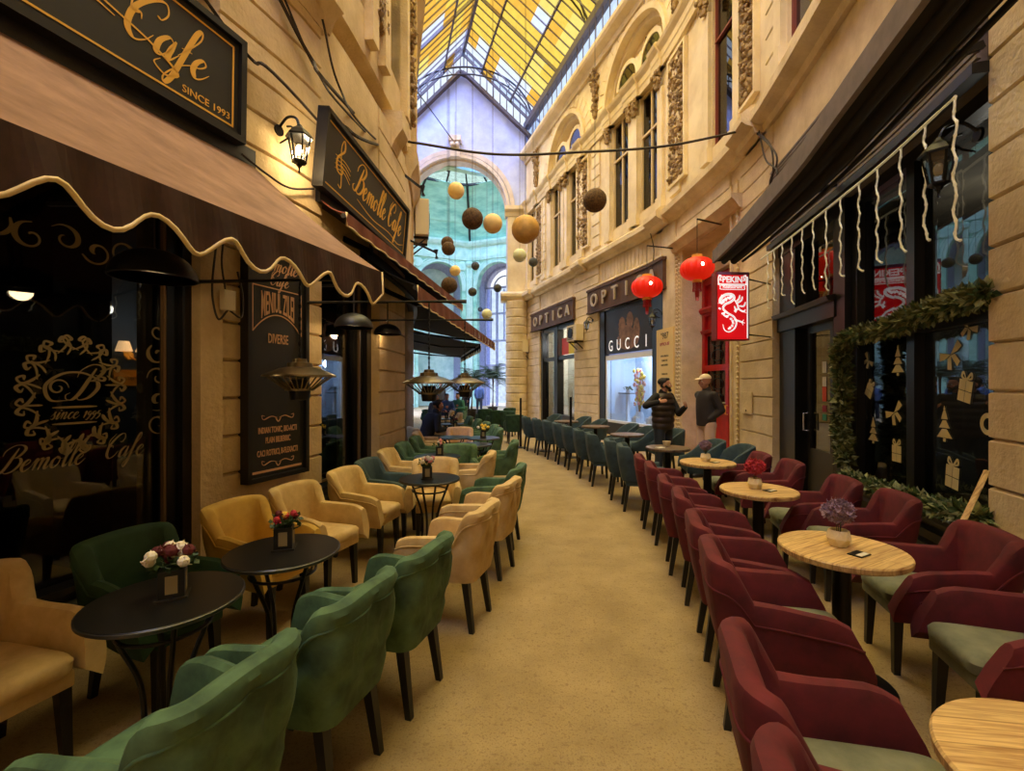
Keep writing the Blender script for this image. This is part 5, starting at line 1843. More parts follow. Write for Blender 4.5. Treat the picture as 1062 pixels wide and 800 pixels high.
facetpot(1.835, 2.60, 'cream faceted pot with a mauve flower ball on the nearest pedestal table', 'fl_purple', 11)
facetpot(2.12, 4.04, 'cream faceted pot with red flowers on the second pedestal table', 'fl_red', 12)
facetpot(2.30, 5.5, 'cream faceted pot with grey mauve flowers on the third pedestal table', 'fl_purple', 13, .062)
for i, (x, y, w) in enumerate(((1.845, 2.46, 'nearest'), (2.2, 3.95, 'second'), (2.37, 5.4, 'third'))):
    bm = B(); box(bm, -.05, .05, -.035, .035, 0, .006, bev=.002); box(bm, -.04, .04, -.03, -.002, .006, .0075, mi=1)
    o = tag(obj('menu_card', bm, [M['black'], M['paper']], loc=(x, y, TZ), rotz=.5), 'small black and white card on the %s pedestal table' % w, 'card', 'cards on the pedestal tables')
o = thing('bowl', 'cream bowl on the dark table before the bearded man', 'bowl', (2.29, 6.85, TZ))
bm = B(); lathe(bm, [(0, 0), (.03, 0), (.05, .03), (.062, .075), (.056, .075), (.045, .035), (0, .012)], 24); obj('cup_body', bm, M['pot'], o, smooth=True)
bm = B(); lathe(bm, [(0, .06), (.054, .062), (.05, .066), (0, .066)], 20); obj('contents', bm, M['wine'], o)
bm = B(); box(bm, -.06, .06, -.04, .04, 0, .012, bev=.004)
tag(obj('napkin', bm, M['paper'], loc=(2.13, 6.65, TZ), rotz=.4), 'white folded napkin on the dark table before the bearded man', 'napkin')
# ------------------------------------------------------------------ people
def capsule(bm, p, q, r0, r1, n=12, sc=None):
    p, q = Vector(p), Vector(q)
    d = q - p
    if d.length < 1e-6: d = Vector((0, 0, 1e-4)); q = p + d
    u, v = basis(d); d = d.normalized()
    rs = []
    for k in range(5):
        a = pi / 2 * (k + .25) / 5
        rs.append([p - d * r0 * cos(a) + (u * cos(2 * pi * j / n) + v * sin(2 * pi * j / n)) * r0 * sin(a) for j in range(n)])
    rs.append([p + (u * cos(2 * pi * j / n) + v * sin(2 * pi * j / n)) * r0 for j in range(n)])
    rs.append([q + (u * cos(2 * pi * j / n) + v * sin(2 * pi * j / n)) * r1 for j in range(n)])
    for k in range(4, -1, -1):
        a = pi / 2 * (k + .25) / 5
        rs.append([q + d * r1 * cos(a) + (u * cos(2 * pi * j / n) + v * sin(2 * pi * j / n)) * r1 * sin(a) for j in range(n)])
    rings(bm, rs)


def fuse(name, bm, m, parent, voxel=.012, smooth_it=4):
    """merge overlapping shapes into one continuous skin"""
    bmesh.ops.recalc_face_normals(bm, faces=bm.faces[:])
    me = bpy.data.meshes.new('tmp'); bm.to_mesh(me); bm.free()
    o = bpy.data.objects.new('tmp', me); C.objects.link(o)
    r = o.modifiers.new('r', 'REMESH'); r.mode = 'VOXEL'; r.voxel_size = voxel; r.use_smooth_shade = True
    s = o.modifiers.new('s', 'SMOOTH'); s.factor = .5; s.iterations = smooth_it
    dg = bpy.context.evaluated_depsgraph_get(); dg.update()
    nm = bpy.data.meshes.new_from_object(o.evaluated_get(dg))
    bpy.data.objects.remove(o); bpy.data.meshes.remove(me)
    nm.name = name; nm.materials.clear(); nm.materials.append(m)
    for p in nm.polygons: p.use_smooth = True
    return link(bpy.data.objects.new(name, nm), parent)


def hand(bm, w, d, up, side, curl=.5, s=1.0):
    """w wrist, d direction to the knuckles, up back of the hand, side = +1 thumb on d x up side"""
    d = d.normalized(); up = (up - d * up.dot(d)).normalized(); sd = d.cross(up) * side
    L = .085 * s
    for k in (-1.2, -.4, .4, 1.2):
        capsule(bm, w + sd * k * .010, w + d * L + sd * k * .019, .013, .012, 8)
    for i, (k, l) in enumerate(((1.35, .066), (.45, .076), (-.45, .071), (-1.35, .055))):
        p = w + d * L + sd * k * .019; dd = d
        for j, f in enumerate((.45, .32, .23)):
            a = curl * (.5 + .45 * j)
            dd = (d * cos(a) - up * sin(a)).normalized()
            q = p + dd * l * f * 1.05 * s; capsule(bm, p, q, .0088 - .0006 * j, .0082 - .0006 * j, 8); p = q
    p = w + d * .022 + sd * .022
    q = p + (d * .55 + sd * .75 - up * .2).normalized() * .042; capsule(bm, p, q, .013, .010, 8)
    r = q + (d * .9 + sd * .2 - up * .35).normalized() * .036; capsule(bm, q, r, .010, .0085, 8)


def head(bm, c, f):
    """c centre of the head, f facing"""
    f = Vector(f).normalized(); u = Vector((0, 0, 1)); s = f.cross(u)
    R3 = Matrix((s, f, u)).transposed()
    def E(off, r, sc): ball(bm, c + R3 @ Vector(off), r, 16, sc=sc, rot=R3)
    E((0, -.012, .025), .1, (.78, .98, .9))
    E((0, .02, -.035), .08, (.76, .92, 1.0))
    E((0, .045, -.082), .042, (.95, .85, .75))
    capsule(bm, c + R3 @ Vector((0, .092, .012)), c + R3 @ Vector((0, .116, -.03)), .009, .015, 8)
    E((0, .088, .03), .05, (1.1, .3, .26))
    for q in (-1, 1):
        E((q * .077, -.012, -.015), .03, (.3, .7, 1.05)); E((q * .035, .078, -.03), .03, (.9, .7, .7))
    E((0, .094, -.062), .022, (1.1, .5, .35))


def eyes(o, c, f):
    f = Vector(f).normalized(); u = Vector((0, 0, 1)); s = f.cross(u); R3 = Matrix((s, f, u)).transposed()
    for q in (-1, 1):
        bm = B(); ball(bm, c + R3 @ Vector((q * .032, .082, .004)), .012, 10); ball(bm, c + R3 @ Vector((q * .032, .0895, .004)), .0068, 8, mi=1)
        obj('eye', bm, [M['paper'], M['black']], o, smooth='all')


def limb(bm, pts, rads, n=14):
    for (p, q), (a, b) in zip(zip(pts, pts[1:]), zip(rads, rads[1:])): capsule(bm, p, q, a, b, n)


def torso(bm, base, top, f, wb, wt, depth, puff=0.0, rows=26, infl=0.0, rnd_top=True):
    """elliptical rings from base to top following the spine"""
    base, top = Vector(base), Vector(top); f = Vector((f[0], f[1], 0)).normalized(); s = Vector((f.y, -f.x, 0))
    rs = []
    for i in range(rows + 1):
        t = i / rows; c = base.lerp(top, t)
        w = wb + (wt - wb) * sin(pi / 2 * min(1, t * 1.1)); d = depth * (1 + .12 * sin(pi * t))
        if rnd_top and t > .72: k = sqrt(max(.02, 1 - ((t - .72) / .3) ** 2)); w = w * (.42 + .58 * k); d *= .55 + .45 * k
        g = 1 + puff * (abs(sin(pi * t * 6)) - .5)
        rs.append([c + s * cos(2 * pi * j / 28) * (w * g + infl) + f * sin(2 * pi * j / 28) * (d * g + infl) for j in range(28)])
    rings(bm, rs)


def person(label, loc, J, top, trousers, hair=None, cap=None, beard=False, vest=None, voxel=.009, group=None, skin=None):
    o = thing('person', label, 'person', loc, 0, group)
    V = {k: Vector(v) for k, v in J.items() if k not in ('f', 'hf', 'hu')}
    f = Vector((*J['f'], 0)).normalized(); hf = Vector((*J['hf'], 0)).normalized()
    bm = B()
    limb(bm, [V['pelvis'], V['chest']], [.125, .13]); limb(bm, [V['chest'], V['neck']], [.12, .052]); limb(bm, [V['neck'], V['head'] - Vector((0, 0, .05))], [.054, .05])
    head(bm, V['head'], hf)
    for S in 'lr':
        limb(bm, [V['sh' + S], V['el' + S], V['wr' + S]], [.052, .04, .026]); limb(bm, [V['chest'], V['sh' + S]], [.09, .055])
        limb(bm, [V['hip' + S], V['kn' + S], V['an' + S]], [.083, .056, .038]); limb(bm, [V['an' + S], V['to' + S]], [.038, .03])
        d = V['ha' + S] - V['wr' + S]
        hand(bm, V['wr' + S], d, Vector(J['hu'][0 if S == 'l' else 1]), 1 if S == 'l' else -1, .55)
    body = fuse('body', bm, skin or M['skin'], o, voxel, 3)
    eyes(o, V['head'], hf)
    bm = B()
    for S in 'lr': limb(bm, [V['hip' + S], V['kn' + S], V['an' + S] + Vector((0, 0, .02))], [.105, .08, .068])
    limb(bm, [V['hipl'], V['hipr']], [.11, .11]); limb(bm, [V['pelvis'], V['pelvis'] + Vector((0, 0, .08))], [.135, .13])
    fuse('trousers', bm, trousers, o, .014, 4)
    for S in 'lr':
        bm = B(); capsule(bm, V['an' + S] + Vector((0, 0, -.035)), V['to' + S], .05, .042, 12)
        for v in bm.verts: v.co.z = max(v.co.z, V['to' + S].z - .03)
        obj('shoe', bm, M['shoe'], o, smooth='all')
    bm = B()
    torso(bm, V['pelvis'] + Vector((0, 0, -.06)), V['chest'] + Vector((0, 0, .20)), f, .18, .195, .135)
    for S in 'lr': limb(bm, [V['chest'].lerp(V['sh' + S], .6), V['sh' + S], V['el' + S], V['wr' + S]], [.095, .07, .06, .045])
    limb(bm, [V['neck'] - Vector((0, 0, .05)), V['neck'] + Vector((0, 0, .03))], [.085, .07])
    fuse('jacket' if vest is None else 'jumper', bm, top, o, .013, 5)
    if vest is not None:
        bm = B(); torso(bm, V['pelvis'] + Vector((0, 0, -.07)), V['chest'] + Vector((0, 0, .215)), f, .205, .222, .155, .09, 60)
        obj('vest', bm, vest, o, smooth='all')
        bm = B(); z0, z1 = V['pelvis'], V['chest']
        tube(bm, [z0 + f * .158 + Vector((0, 0, -.05)), z0.lerp(z1, .5) + f * .182, z1 + f * .15 + Vector((0, 0, .1))], .006, 5); obj('zip', bm, M['black'], o)
    u = Vector((0, 0, 1)); s = hf.cross(u); R3 = Matrix((s, hf, u)).transposed(); c = V['head']
    if hair:
        bm = B(); ball(bm, c + R3 @ Vector((0, -.03, .05)), .1, 18, sc=(.84, .96, .74), rot=R3)
        for q in (-1, 1): ball(bm, c + R3 @ Vector((q * .06, -.03, -.005)), .045, 10, sc=(.5, 1, 1.2), rot=R3)
        ball(bm, c + R3 @ Vector((0, .04, .098)), .05, 10, sc=(1.2, .9, .5), rot=R3)
        fuse('hair', bm, hair, o, .008, 2)
    if beard:
        bm = B()
        for a in range(-8, 9):
            t = a / 8 * 1.25; p = c + R3 @ Vector((sin(t) * .066, cos(t) * .074 - .0, -.075 + .045 * abs(a / 8) ** 1.6)); ball(bm, p, .024, 8)
        ball(bm, c + R3 @ Vector((0, .083, -.098)), .034, 10); capsule(bm, c + R3 @ Vector((-.03, .094, -.048)), c + R3 @ Vector((.03, .094, -.048)), .009, .009, 8)
        fuse('beard', bm, M['hair'], o, .007, 2)
    if cap:
        bm = B(); ball(bm, c + R3 @ Vector((0, -.012, .052)), .102, 20, sc=(.86, 1.0, .78), rot=R3)
        for v in list(bm.verts):
            if v.co.z < c.z + .045: v.co.z = c.z + .045
        k = [c + R3 @ Vector((sin(t) * .075, .075 + cos(t) * .125, .058 - .014 * abs(sin(t)) - .035 * cos(t))) for t in [(-1.45 + 2.9 * i / 14) for i in range(15)]]
        rings(bm, [k, [p + u * .014 for p in k]])
        obj('cap', bm, cap, o, smooth=True)
    return o


def stand(f, w=.19):
    """joints of someone standing; f = facing"""
    f = Vector((*f, 0)).normalized(); l = Vector((-f.y, f.x, 0))
    J = dict(f=(f.x, f.y), hf=(f.x, f.y), pelvis=(0, 0, .96), chest=(0, 0, 1.30), neck=Vector((0, 0, 1.50)) - f * .01, head=Vector((0, 0, 1.665)) + f * .03)
    for S, q in (('l', 1), ('r', -1)):
        J['sh' + S] = l * q * w + Vector((0, 0, 1.43)); J['hip' + S] = l * q * .095 + Vector((0, 0, .92))
        J['kn' + S] = l * q * .11 + f * .02 + Vector((0, 0, .49)); J['an' + S] = l * q * .12 - f * .02 + Vector((0, 0, .09)); J['to' + S] = l * q * .14 + f * .14 + Vector((0, 0, .032))
        J['el' + S] = l * q * (w + .06) - f * .03 + Vector((0, 0, 1.13)); J['wr' + S] = l * q * (w + .03) + f * .1 + Vector((0, 0, .9)); J['ha' + S] = l * q * (w + .02) + f * .14 + Vector((0, 0, .8))
    J['hu'] = ((l + f * .2), (-l + f * .2))
    return J


def sit(f, seat=.5, lean=.05):
    f = Vector((*f, 0)).normalized(); l = Vector((-f.y, f.x, 0)); z = Vector((0, 0, 1))
    J = dict(f=(f.x, f.y), hf=(f.x, f.y), pelvis=z * (seat + .1) - f * .05, chest=z * (seat + .42) + f * lean * .6, neck=z * (seat + .62) + f * lean, head=z * (seat + .77) + f * (lean + .05))
    for S, q in (('l', 1), ('r', -1)):
        J['sh' + S] = l * q * .19 + z * (seat + .55) + f * lean * .8; J['hip' + S] = l * q * .1 + z * (seat + .09)
        J['kn' + S] = l * q * .13 + f * .42 + z * (seat + .06); J['an' + S] = l * q * .13 + f * .40 + z * .09; J['to' + S] = l * q * .14 + f * .56 + z * .032
        J['el' + S] = l * q * .27 + f * .12 + z * (seat + .29); J['wr' + S] = l * q * .16 + f * .36 + z * (seat + .3); J['ha' + S] = l * q * .1 + f * .44 + z * (seat + .3)
    J['hu'] = (z, z)
    return J


J = stand((.55, -.83))
J['hf'] = (.93, -.36)
J.update(shl=(.155, .10, 1.46), shr=(-.155, -.10, 1.46), ell=(.27, -.02, 1.16), wrl=(.305, -.22, 1.275), hal=(.30, -.30, 1.34), elr=(-.36, -.20, 1.30), wrr=(-.20, -.34, 1.37), har=(-.11, -.36, 1.39),
         head=(.025, -.02, 1.665))
J['hu'] = ((.8, -.3, .4), (-.2, -.9, .3))
person('bearded person in a dark puffer vest gesturing with both hands beside the red door', (2.66, 8.15, 0), J, M['sleeve'], M['jeans'], hair=M['hair'], beard=True, vest=M['vest'])
J = stand((-.95, -.3)); J['hf'] = (-.97, -.22)
z = .05
J.update(ell=(.16, -.24, 1.18), wrl=(.0, -.17, 1.03), hal=(-.04, -.1, .97), elr=(.12, .22, 1.17), wrr=(-.0, .15, 1.03), har=(-.03, .08, .97))
o = person('person in a beige cap and black jacket, hands in pockets, before the red door', (3.44, 8.2, 0), J, M['jacket'], M['chino'], cap=M['cap'])
o.scale = (1.03, 1.03, 1.035)
bm = B(); box(bm, .155, .205, -.275, -.262, 1.30, 1.318); obj('sleeve_mark', bm, M['paper'], o)
# seated guest on the left terrace
M['skin2'] = mat('skin_tone_two', (150, 104, 78), .55)
f_ = left_face(9.4, True)
person('seated person in black, bent over the table near the left wall', (-1.72, 9.35, 0), sit((f_[0], f_[1] + .45), .47, .2), M['sleeve'], M['jeans'], hair=M['hair'], skin=M['skin2'], voxel=.012)
put('tufted', 'cream', -1.74, 9.33, (f_[0], f_[1] + .45), 'cream armchair under the seated person in black', 'armchairs along the wall of the left terrace', pipe='cream')
M['blue_c'] = mat('blue_cloth', (70, 96, 140), .8); M['green_c'] = mat('green_cloth', (60, 120, 96), .8); M['grey_c'] = mat('grey_cloth', (70, 70, 76), .8)
for px, Y, m, f, lab in ((463, 17.0, 'blue_c', (.3, -1), 'far seated person in blue left of the arch'), (476, 18.2, 'green_c', (-.4, -1), 'far seated person in green in front of the arch'),
                         (449, 15.8, 'grey_c', (.9, -.3), 'far seated person in grey by the left wall')):
    x = (px - 531) / F * Y
    person(lab, (x, Y, 0), sit(f, .47), M[m], M['jeans'], hair=M['hair'], voxel=.014, group='far seated people')
    put('tufted', 'green', x, Y, f, 'green armchair under the %s' % lab.split(' left')[0].split(' in front')[0].split(' by')[0], 'armchairs under the far seated people', pipe='green')
for px, Y, m, f, lab in ((457, 24.6, 'grey_c', (.2, -1), 'far standing person in grey under the arch, leftmost'), (484, 24.2, 'sleeve', (-.6, -.8), 'far standing person in black under the arch'), (497, 27.0, 'blue_c', (.1, 1), 'far standing person in blue beyond the arch')):
    x = (px - 531) / F * Y
    person(lab, (x, Y, 0), stand(f), M[m], M['jeans'], hair=M['hair'], voxel=.014, group='far standing people')
# ------------------------------------------------------------------ lanterns, lamps, heaters
def wall_lantern(label, W, s, n, z, lit=True, sc=1.0):
    o = thing('wall_lantern', label, 'lantern', W.pt(s, n, z))
    o.rotation_euler = W.frame(s).to_euler(); o.scale = (sc,) * 3
    bm = B(); tube(bm, crom([(0, 0, .32), (0, -.1, .40), (0, -.2, .38), (0, -.24, .3)], 6), .012, 6)
    tube(bm, crom([(0, -.02, .18), (0, -.12, .22), (0, -.16, .3), (0, -.1, .32)], 6), .009, 6)
    lathe(bm, [(0, -.005), (.05, -.005), (.05, .015), (0, .015)], 14, (0, 0, .3), M=RX(pi / 2)); obj('bracket', bm, M['black_metal'], o, smooth=True)
    c = Vector((0, -.24, 0))
    bm = B()
    T = [(.06, -.04), (.1, .2)]
    for k in range(6):
        a = 2 * pi * k / 6
        bar(bm, c + Vector((cos(a) * .055, sin(a) * .055, -.03)), c + Vector((cos(a) * .095, sin(a) * .095, .19)), .012)
    lathe(bm, [(0, -.07), (.02, -.07), (.03, -.05), (.066, -.035), (.066, -.02), (0, -.02)], 6, c)
    lathe(bm, [(.115, .185), (.12, .2), (.08, .25), (.03, .29), (.02, .31), (0, .32)], 6, c); lathe(bm, [(0, -.13), (.012, -.12), (.006, -.1), (.012, -.07)], 8, c)
    obj('cage', bm, M['black_metal'], o)
    bm = B(); lathe(bm, [(.053, -.03), (.092, .19), (.09, .19), (.051, -.03)], 6, c); obj('pane', bm, M['g_clear'], o)
    bm = B(); ball(bm, c + Vector((0, 0, .08)), .032, 10, sc=(1, 1, 1.5)); obj('bulb', bm, M['bulb'] if lit else M['pot'], o, smooth=True)
    return o


sl, zl = wp(LW, 297, 160, .16)
wall_lantern('lit black lantern on the ochre wall between the two cafe signs', LW, sl - .08, .15, zl - .12, True, 1.0)
p = LW.pt(sl, .45, zl)
sr, zr = wp(RW, 1009, 170, -.1)
wall_lantern('unlit lantern at the top of the snowy shop window', RW, sr, -.14, zr - .1, False, 1.05)
so, zo = wp(RW, 684, 332, .1)
wall_lantern('small lantern beside the fashion poster, under the red lantern', RW, so, .05, zo - .15, False, 1.1)
s_, z_ = wp(RW, 613, 338, .1)
wall_lantern('small lantern on the pillar between the optician windows', RW, s_, .03, z_ - .1, False, 1.0)


def dome(label, px, py, D, Y):
    c = at(px, py, Y)
    o = thing('dome_lamp', label, 'lamp', c, group='black dome lamps under the awnings')
    r = D / 2; k = 14
    pr = [(r * cos(pi / 2 * i / k), r * .78 * sin(pi / 2 * i / k)) for i in range(k + 1)]
    bm = B(); lathe(bm, pr + [(a * .97, z * .97 - .002) for a, z in pr[::-1]], 36); obj('shade', bm, M['black'], o, smooth=True)
    bm = B(); lathe(bm, [(a * .955, z * .95) for a, z in pr] + [(a * .95, z * .94 - .002) for a, z in pr[::-1]], 36); obj('lining', bm, mat('copper_leaf', (150, 88, 46), .5, metal=.3, var=.4), o, smooth=True)
    bm = B(); ball(bm, (0, 0, .04), .035, 10); obj('bulb', bm, M['bulbdim'], o, smooth=True)
    s = LW.s_y(c.y); w = LW.pt(s, .0, c.z + .42) - c
    bm = B(); tube(bm, [(0, 0, r * .78), (0, 0, .45)], .008, 6); obj('cord', bm, M['wire'], o)
    bm = B(); bar(bm, (0, 0, .45), w + Vector((0, 0, .03)), .025); obj('arm', bm, M['black_metal'], o)
    return c


DOMES = [dome('large black dome lamp in front of the cafe window', 160, 289, .45, 2.8),
         dome('dome lamp hanging beyond the menu board, nearer of two', 367, 340, .40, 4.95),
         dome('dome lamp hanging before the narrow ochre pilaster', 402, 347, .38, 6.5)]


def heater(label, px, py, D, Y, top):
    c = at(px, py, Y)
    o = thing('hanging_heater', label, 'heater', c, group='steel hanging heaters')
    r = D / 2
    bm = B(); lathe(bm, [(r, 0), (r * .98, .012), (r * .55, .06), (r * .35, .07), (r * .33, .1), (r * .2, .105), (r * .18, .13), (0, .135), (0, .12), (r * .3, .06), (r * .9, .004)], 40)
    obj('hood', bm, M['brassy'], o, smooth=True)
    bm = B()
    for k in range(30):
        a = 2 * pi * k / 30; bar(bm, (cos(a) * r * .86, sin(a) * r * .86, -.002), (cos(a) * r * .34, sin(a) * r * .34, -.1), .006)
    lathe(bm, [(r * .4, -.1), (r * .4, -.085), (r * .3, -.085), (r * .3, -.1)], 28); obj('grille', bm, M['brassy'], o)
    bm = B(); lathe(bm, [(0, -.17), (r * .26, -.165), (r * .3, -.1), (r * .25, -.02), (0, -.02)], 24); obj('housing', bm, M['black_metal'], o, smooth=True)
    bm = B()
    zt = top - c.z; k = int((zt - .13) / .045)
    tube(bm, [(0, 0, .13), (0, 0, zt)], .006, 6)
    for i in range(k): ball(bm, (0, 0, .15 + i * .045), .012, 6, sc=(.7 if i % 2 else 1, 1 if i % 2 else .7, 1.7))
    obj('chain', bm, M['black_metal'], o)
    return c


H = [heater('steel umbrella shaped heater hanging before the menu board', 311, 391, .5, 3.35, 2.42),
     heater('steel heater hanging over the left terrace, nearer of the far two', 445, 398, .5, 4.35, 2.44),
     heater('steel heater hanging over the left terrace, behind another heater', 482, 398, .5, 5.7, 2.46)]
# rails that carry the heaters
for i, (c, zr_) in enumerate(zip(H, (2.42, 2.44, 2.46))):
    s = LW.s_y(c.y + .2); bm = B()
    tube(bm, [LW.pt(s, .1, zr_ + .02), (c.x + .35, c.y, zr_)], .018, 8)
    tag(obj('hanging_rail', bm, M['black_metal'], smooth=True), ('black rail crossing in front of the menu board', 'black rail holding the nearer far heater', 'black rail holding the farther heater')[i], 'rail', 'black rails under the left awnings')

# red paper lanterns
def red_lantern(label, px, py, D, Y):
    c = at(px, py, Y)
    o = thing('red_lantern', label, 'lantern', c, group='red paper lanterns')
    r = D / 2; k = 18; n = 40
    bm = B(); rs = []
    for i in range(k + 1):
        t = -pi / 2 + pi * i / k; t *= .9
        rr = r * cos(t) ** .8; z = r * .72 * sin(t)
        rs.append([Vector((cos(2 * pi * j / n), sin(2 * pi * j / n), 0)) * rr * (1 + (.035 if j % 2 else -.03)) + Vector((0, 0, z)) for j in range(n)])
    rings(bm, rs); obj('paper_shade', bm, M['lanred'], o, smooth=True)
    zt = r * .72 * sin(pi / 2 * .9)
    bm = B(); lathe(bm, [(0, zt - .02), (r * .32, zt - .02), (r * .32, zt + .05), (0, zt + .05)], 24); obj('cap', bm, M['gold'], o, smooth=True); bm = B(); lathe(bm, [(0, -zt - .05), (r * .3, -zt - .05), (r * .3, -zt + .02), (0, -zt + .02)], 24)
    obj('cap', bm, M['gold'], o, smooth=True)
    bm = B()
    for j in range(26):
        a = 2 * pi * j / 26; tube(bm, [(cos(a) * r * .24, sin(a) * r * .24, -zt - .04), (cos(a) * r * .26, sin(a) * r * .26, -zt - .22)], .007, 4)
    tube(bm, [(0, 0, -zt - .05), (0, 0, -zt - .2)], .03, 8); tube(bm, [(0, 0, -zt - .2), (0, 0, -zt - .4)], [.05, .03], 8)
    obj('tassel', bm, M['redpaint'], o)
    bm = B(); tube(bm, [(0, 0, zt + .05), (0, 0, zt + .75)], .007, 5); obj('cord', bm, M['wire'], o)
    bm = B(); ball(bm, (-.02, -r * .985, 0.02), r * .11, 10, sc=(1, .35, 1)); obj('bulb', bm, M['bulb'], o, smooth=True)
    s = RW.s_y(c.y + .6); bm = B(); bar(bm, (0, 0, zt + .75), RW.pt(s, -.02, c.z + zt + .85) - c, .025); obj('bracket', bm, M['black_metal'], o)


red_lantern('red paper lantern nearer the camera, left of the restaurant sign', 723, 279, .62, 9.0)
red_lantern('red paper lantern in front of the optician fascia', 671, 298, .72, 11.2)

# restaurant sign
Y = 7.05
p0, p1 = at(742.5, 282, Y), at(778, 353, Y)
wS, hS = p1.x - p0.x, p0.z - p1.z
o = thing('projecting_sign', 'red illuminated restaurant sign with a white dragon, hung out from the right wall', 'sign', ((p0.x + p1.x) / 2, Y, p1.z), radians(4))
bm = B(); box(bm, -wS / 2, wS / 2, -.0, .16, 0, hS, bev=.008); obj('box', bm, M['signdkred'], o)
bm = B(); box(bm, -wS / 2 + .015, wS / 2 - .04, -.008, 0, .015, hS - .05); obj('panel', bm, M['signred'], o)
bm = B(); box(bm, -wS / 2 + .01, wS / 2 - .01, -.01, 0, hS - .05, hS - .005); obj('top_band', bm, M['signmauve'], o)
Ms = Matrix.Translation((-.015, -.008, 0)); u = wS
bm = B()
text(bm, 'PEKIN', u * .25, Ms @ Matrix.Translation((0, 0, hS * .843)), sx=.92, bold=.03)
for pts in ([(-.42, .95), (-.46, .90), (-.45, .82), (-.4, .815), (.4, .815), (.45, .82), (.46, .9), (.42, .95)],):
    ribbon(bm, [(a * u * .92, b * hS) for a, b in pts], .02, .02, Ms, const=True, taper=False)
for q in (-1, 1): ribbon(bm, [(q * .41 * u, .945 * hS), (q * .34 * u, .93 * hS), (q * .37 * u, .88 * hS), (q * .31 * u, .87 * hS)], .02, .02, Ms, const=True)
text(bm, 'Restaurant', u * .135, Ms @ Matrix.Translation((0, 0, hS * .757)), bold=.02)
ribbon(bm, [(a * u, b * hS) for a, b in ((-.36, .77), (-.35, .795), (0, .797), (.35, .795), (.36, .77), (.35, .742), (0, .74), (-.35, .742))], .012, .012, Ms, closed=True, const=True)
ribbon(bm, [(.455 * u, .93 * hS), (.455 * u, .5 * hS), (.455 * u, .03 * hS)], .02, .02, Ms, const=True, taper=False)
obj('lettering', bm, M['signwhite'], o)
bm = B()
body = crom([(a * u, b * hS, 0) for a, b in ((-.30, .53), (-.37, .56), (-.33, .62), (-.18, .665), (0, .66), (.05, .61), (-.05, .56), (-.22, .52), (-.28, .46), (-.16, .40), (.04, .34), (.12, .26), (.06, .17), (-.1, .12), (-.24, .15), (-.29, .23))], 6)
rs = []; n = len(body)
for i, q in enumerate(body):
    d = (body[min(i + 1, n - 1)] - body[max(i - 1, 0)]).normalized(); w = u * (.055 + .05 * sin(pi * min(1, i / n * 1.5)) if i < n * .75 else .105 * (1 - i / n) + .012)
    w = u * (.08 * (1 - (i / n)) ** .6 * min(1, .35 + i / 8) + .012)
    o_ = Vector((-d.y, d.x, 0)) * w / 2
    rs.append([Ms @ Vector(((q + o_ * s).x, yy_, (q + o_ * s).y)) for s, yy_ in ((1, 0), (1, -.004), (-1, -.004), (-1, 0))])
rings(bm, rs)
for i in range(4, n - 8, 4):
    d = (body[i + 1] - body[i - 1]).normalized(); o_ = Vector((-d.y, d.x, 0))
    q = body[i] - o_ * u * .07
    ribbon(bm, [(q.x, q.y), ((q - o_ * u * .03 - d * u * .02).x, (q - o_ * u * .03 - d * u * .02).y), ((q - o_ * u * .06 - d * u * .05).x, (q - o_ * u * .06 - d * u * .05).y)], .03, .03, Ms, const=True)
for pts in ([(.05, .6), (.16, .52), (.2, .46), (.34, .42), (.42, .45)], [(.1, .56), (.2, .6), (.24, .66)], [(.14, .54), (.28, .58), (.32, .64)], [(.2, .5), (.36, .5), (.42, .56)],
            [(.2, .46), (.12, .44), (.1, .4)], [(.3, .43), (.44, .4)], [(.06, .5), (.1, .44), (.05, .42)], [(.05, .3), (.2, .28), (.34, .26)], [(.3, .26), (.36, .3)], [(.3, .26), (.4, .25)], [(.3, .26), (.34, .22)],
            [(-.2, .42), (-.28, .38), (-.22, .35), (-.1, .36)], [(-.36, .56), (-.46, .53)], [(-.3, .64), (-.36, .66)]):
    ribbon(bm, [(a * u * .95, b * hS) for a, b in pts], .018, .026, Ms, const=True)
obj('dragon_emblem', bm, M['signwhite'], o)
bm = B()
inv = (Matrix.Translation(o.location) @ Matrix.Rotation(radians(4), 4, 'Z')).inverted()
s = RW.s_y(Y + .55)
for z in (hS - .08, .1): tube(bm, [(wS / 2 - .02, .08, z), inv @ RW.pt(s, -.05, p1.z + z)], .014, 6)
obj('bracket', bm, M['black_metal'], o)

# ------------------------------------------------------------------ globes hung across the passage
def globe(px, py, dpx, D, m, lab, seam=False):
    Y = D * F / dpx; c = at(px, py, Y); r = D / 2
    o = thing('hanging_globe', lab, 'globe', c, group='paper globes over the passage')
    bm = B(); ball(bm, (0, 0, 0), r, 26)
    if m in ('globe_b', 'globe_g'):
        rnd = random.Random(int(px))
        for v in bm.verts: v.co *= 1 + rnd.uniform(-.012, .012)
    obj('globe', bm, M[m], o, smooth='all')
    top = min(12.7, c.z + 6)
    bm = B(); tube(bm, [(0, 0, r * .98), (0, 0, top - c.z)], .006, 5)
    # the line it hangs from spans the passage
    s1, s2 = RW.s_y(Y + .1), LW.s_y(Y + .1)
    obj('wire', bm, M['wire'], o)
    bm = B(); lathe(bm, [(0, r * .95), (.03, r * .97), (.03, r * 1.04), (0, r * 1.05)], 10); obj('cap', bm, M['wire'], o)
    return Y, top, c


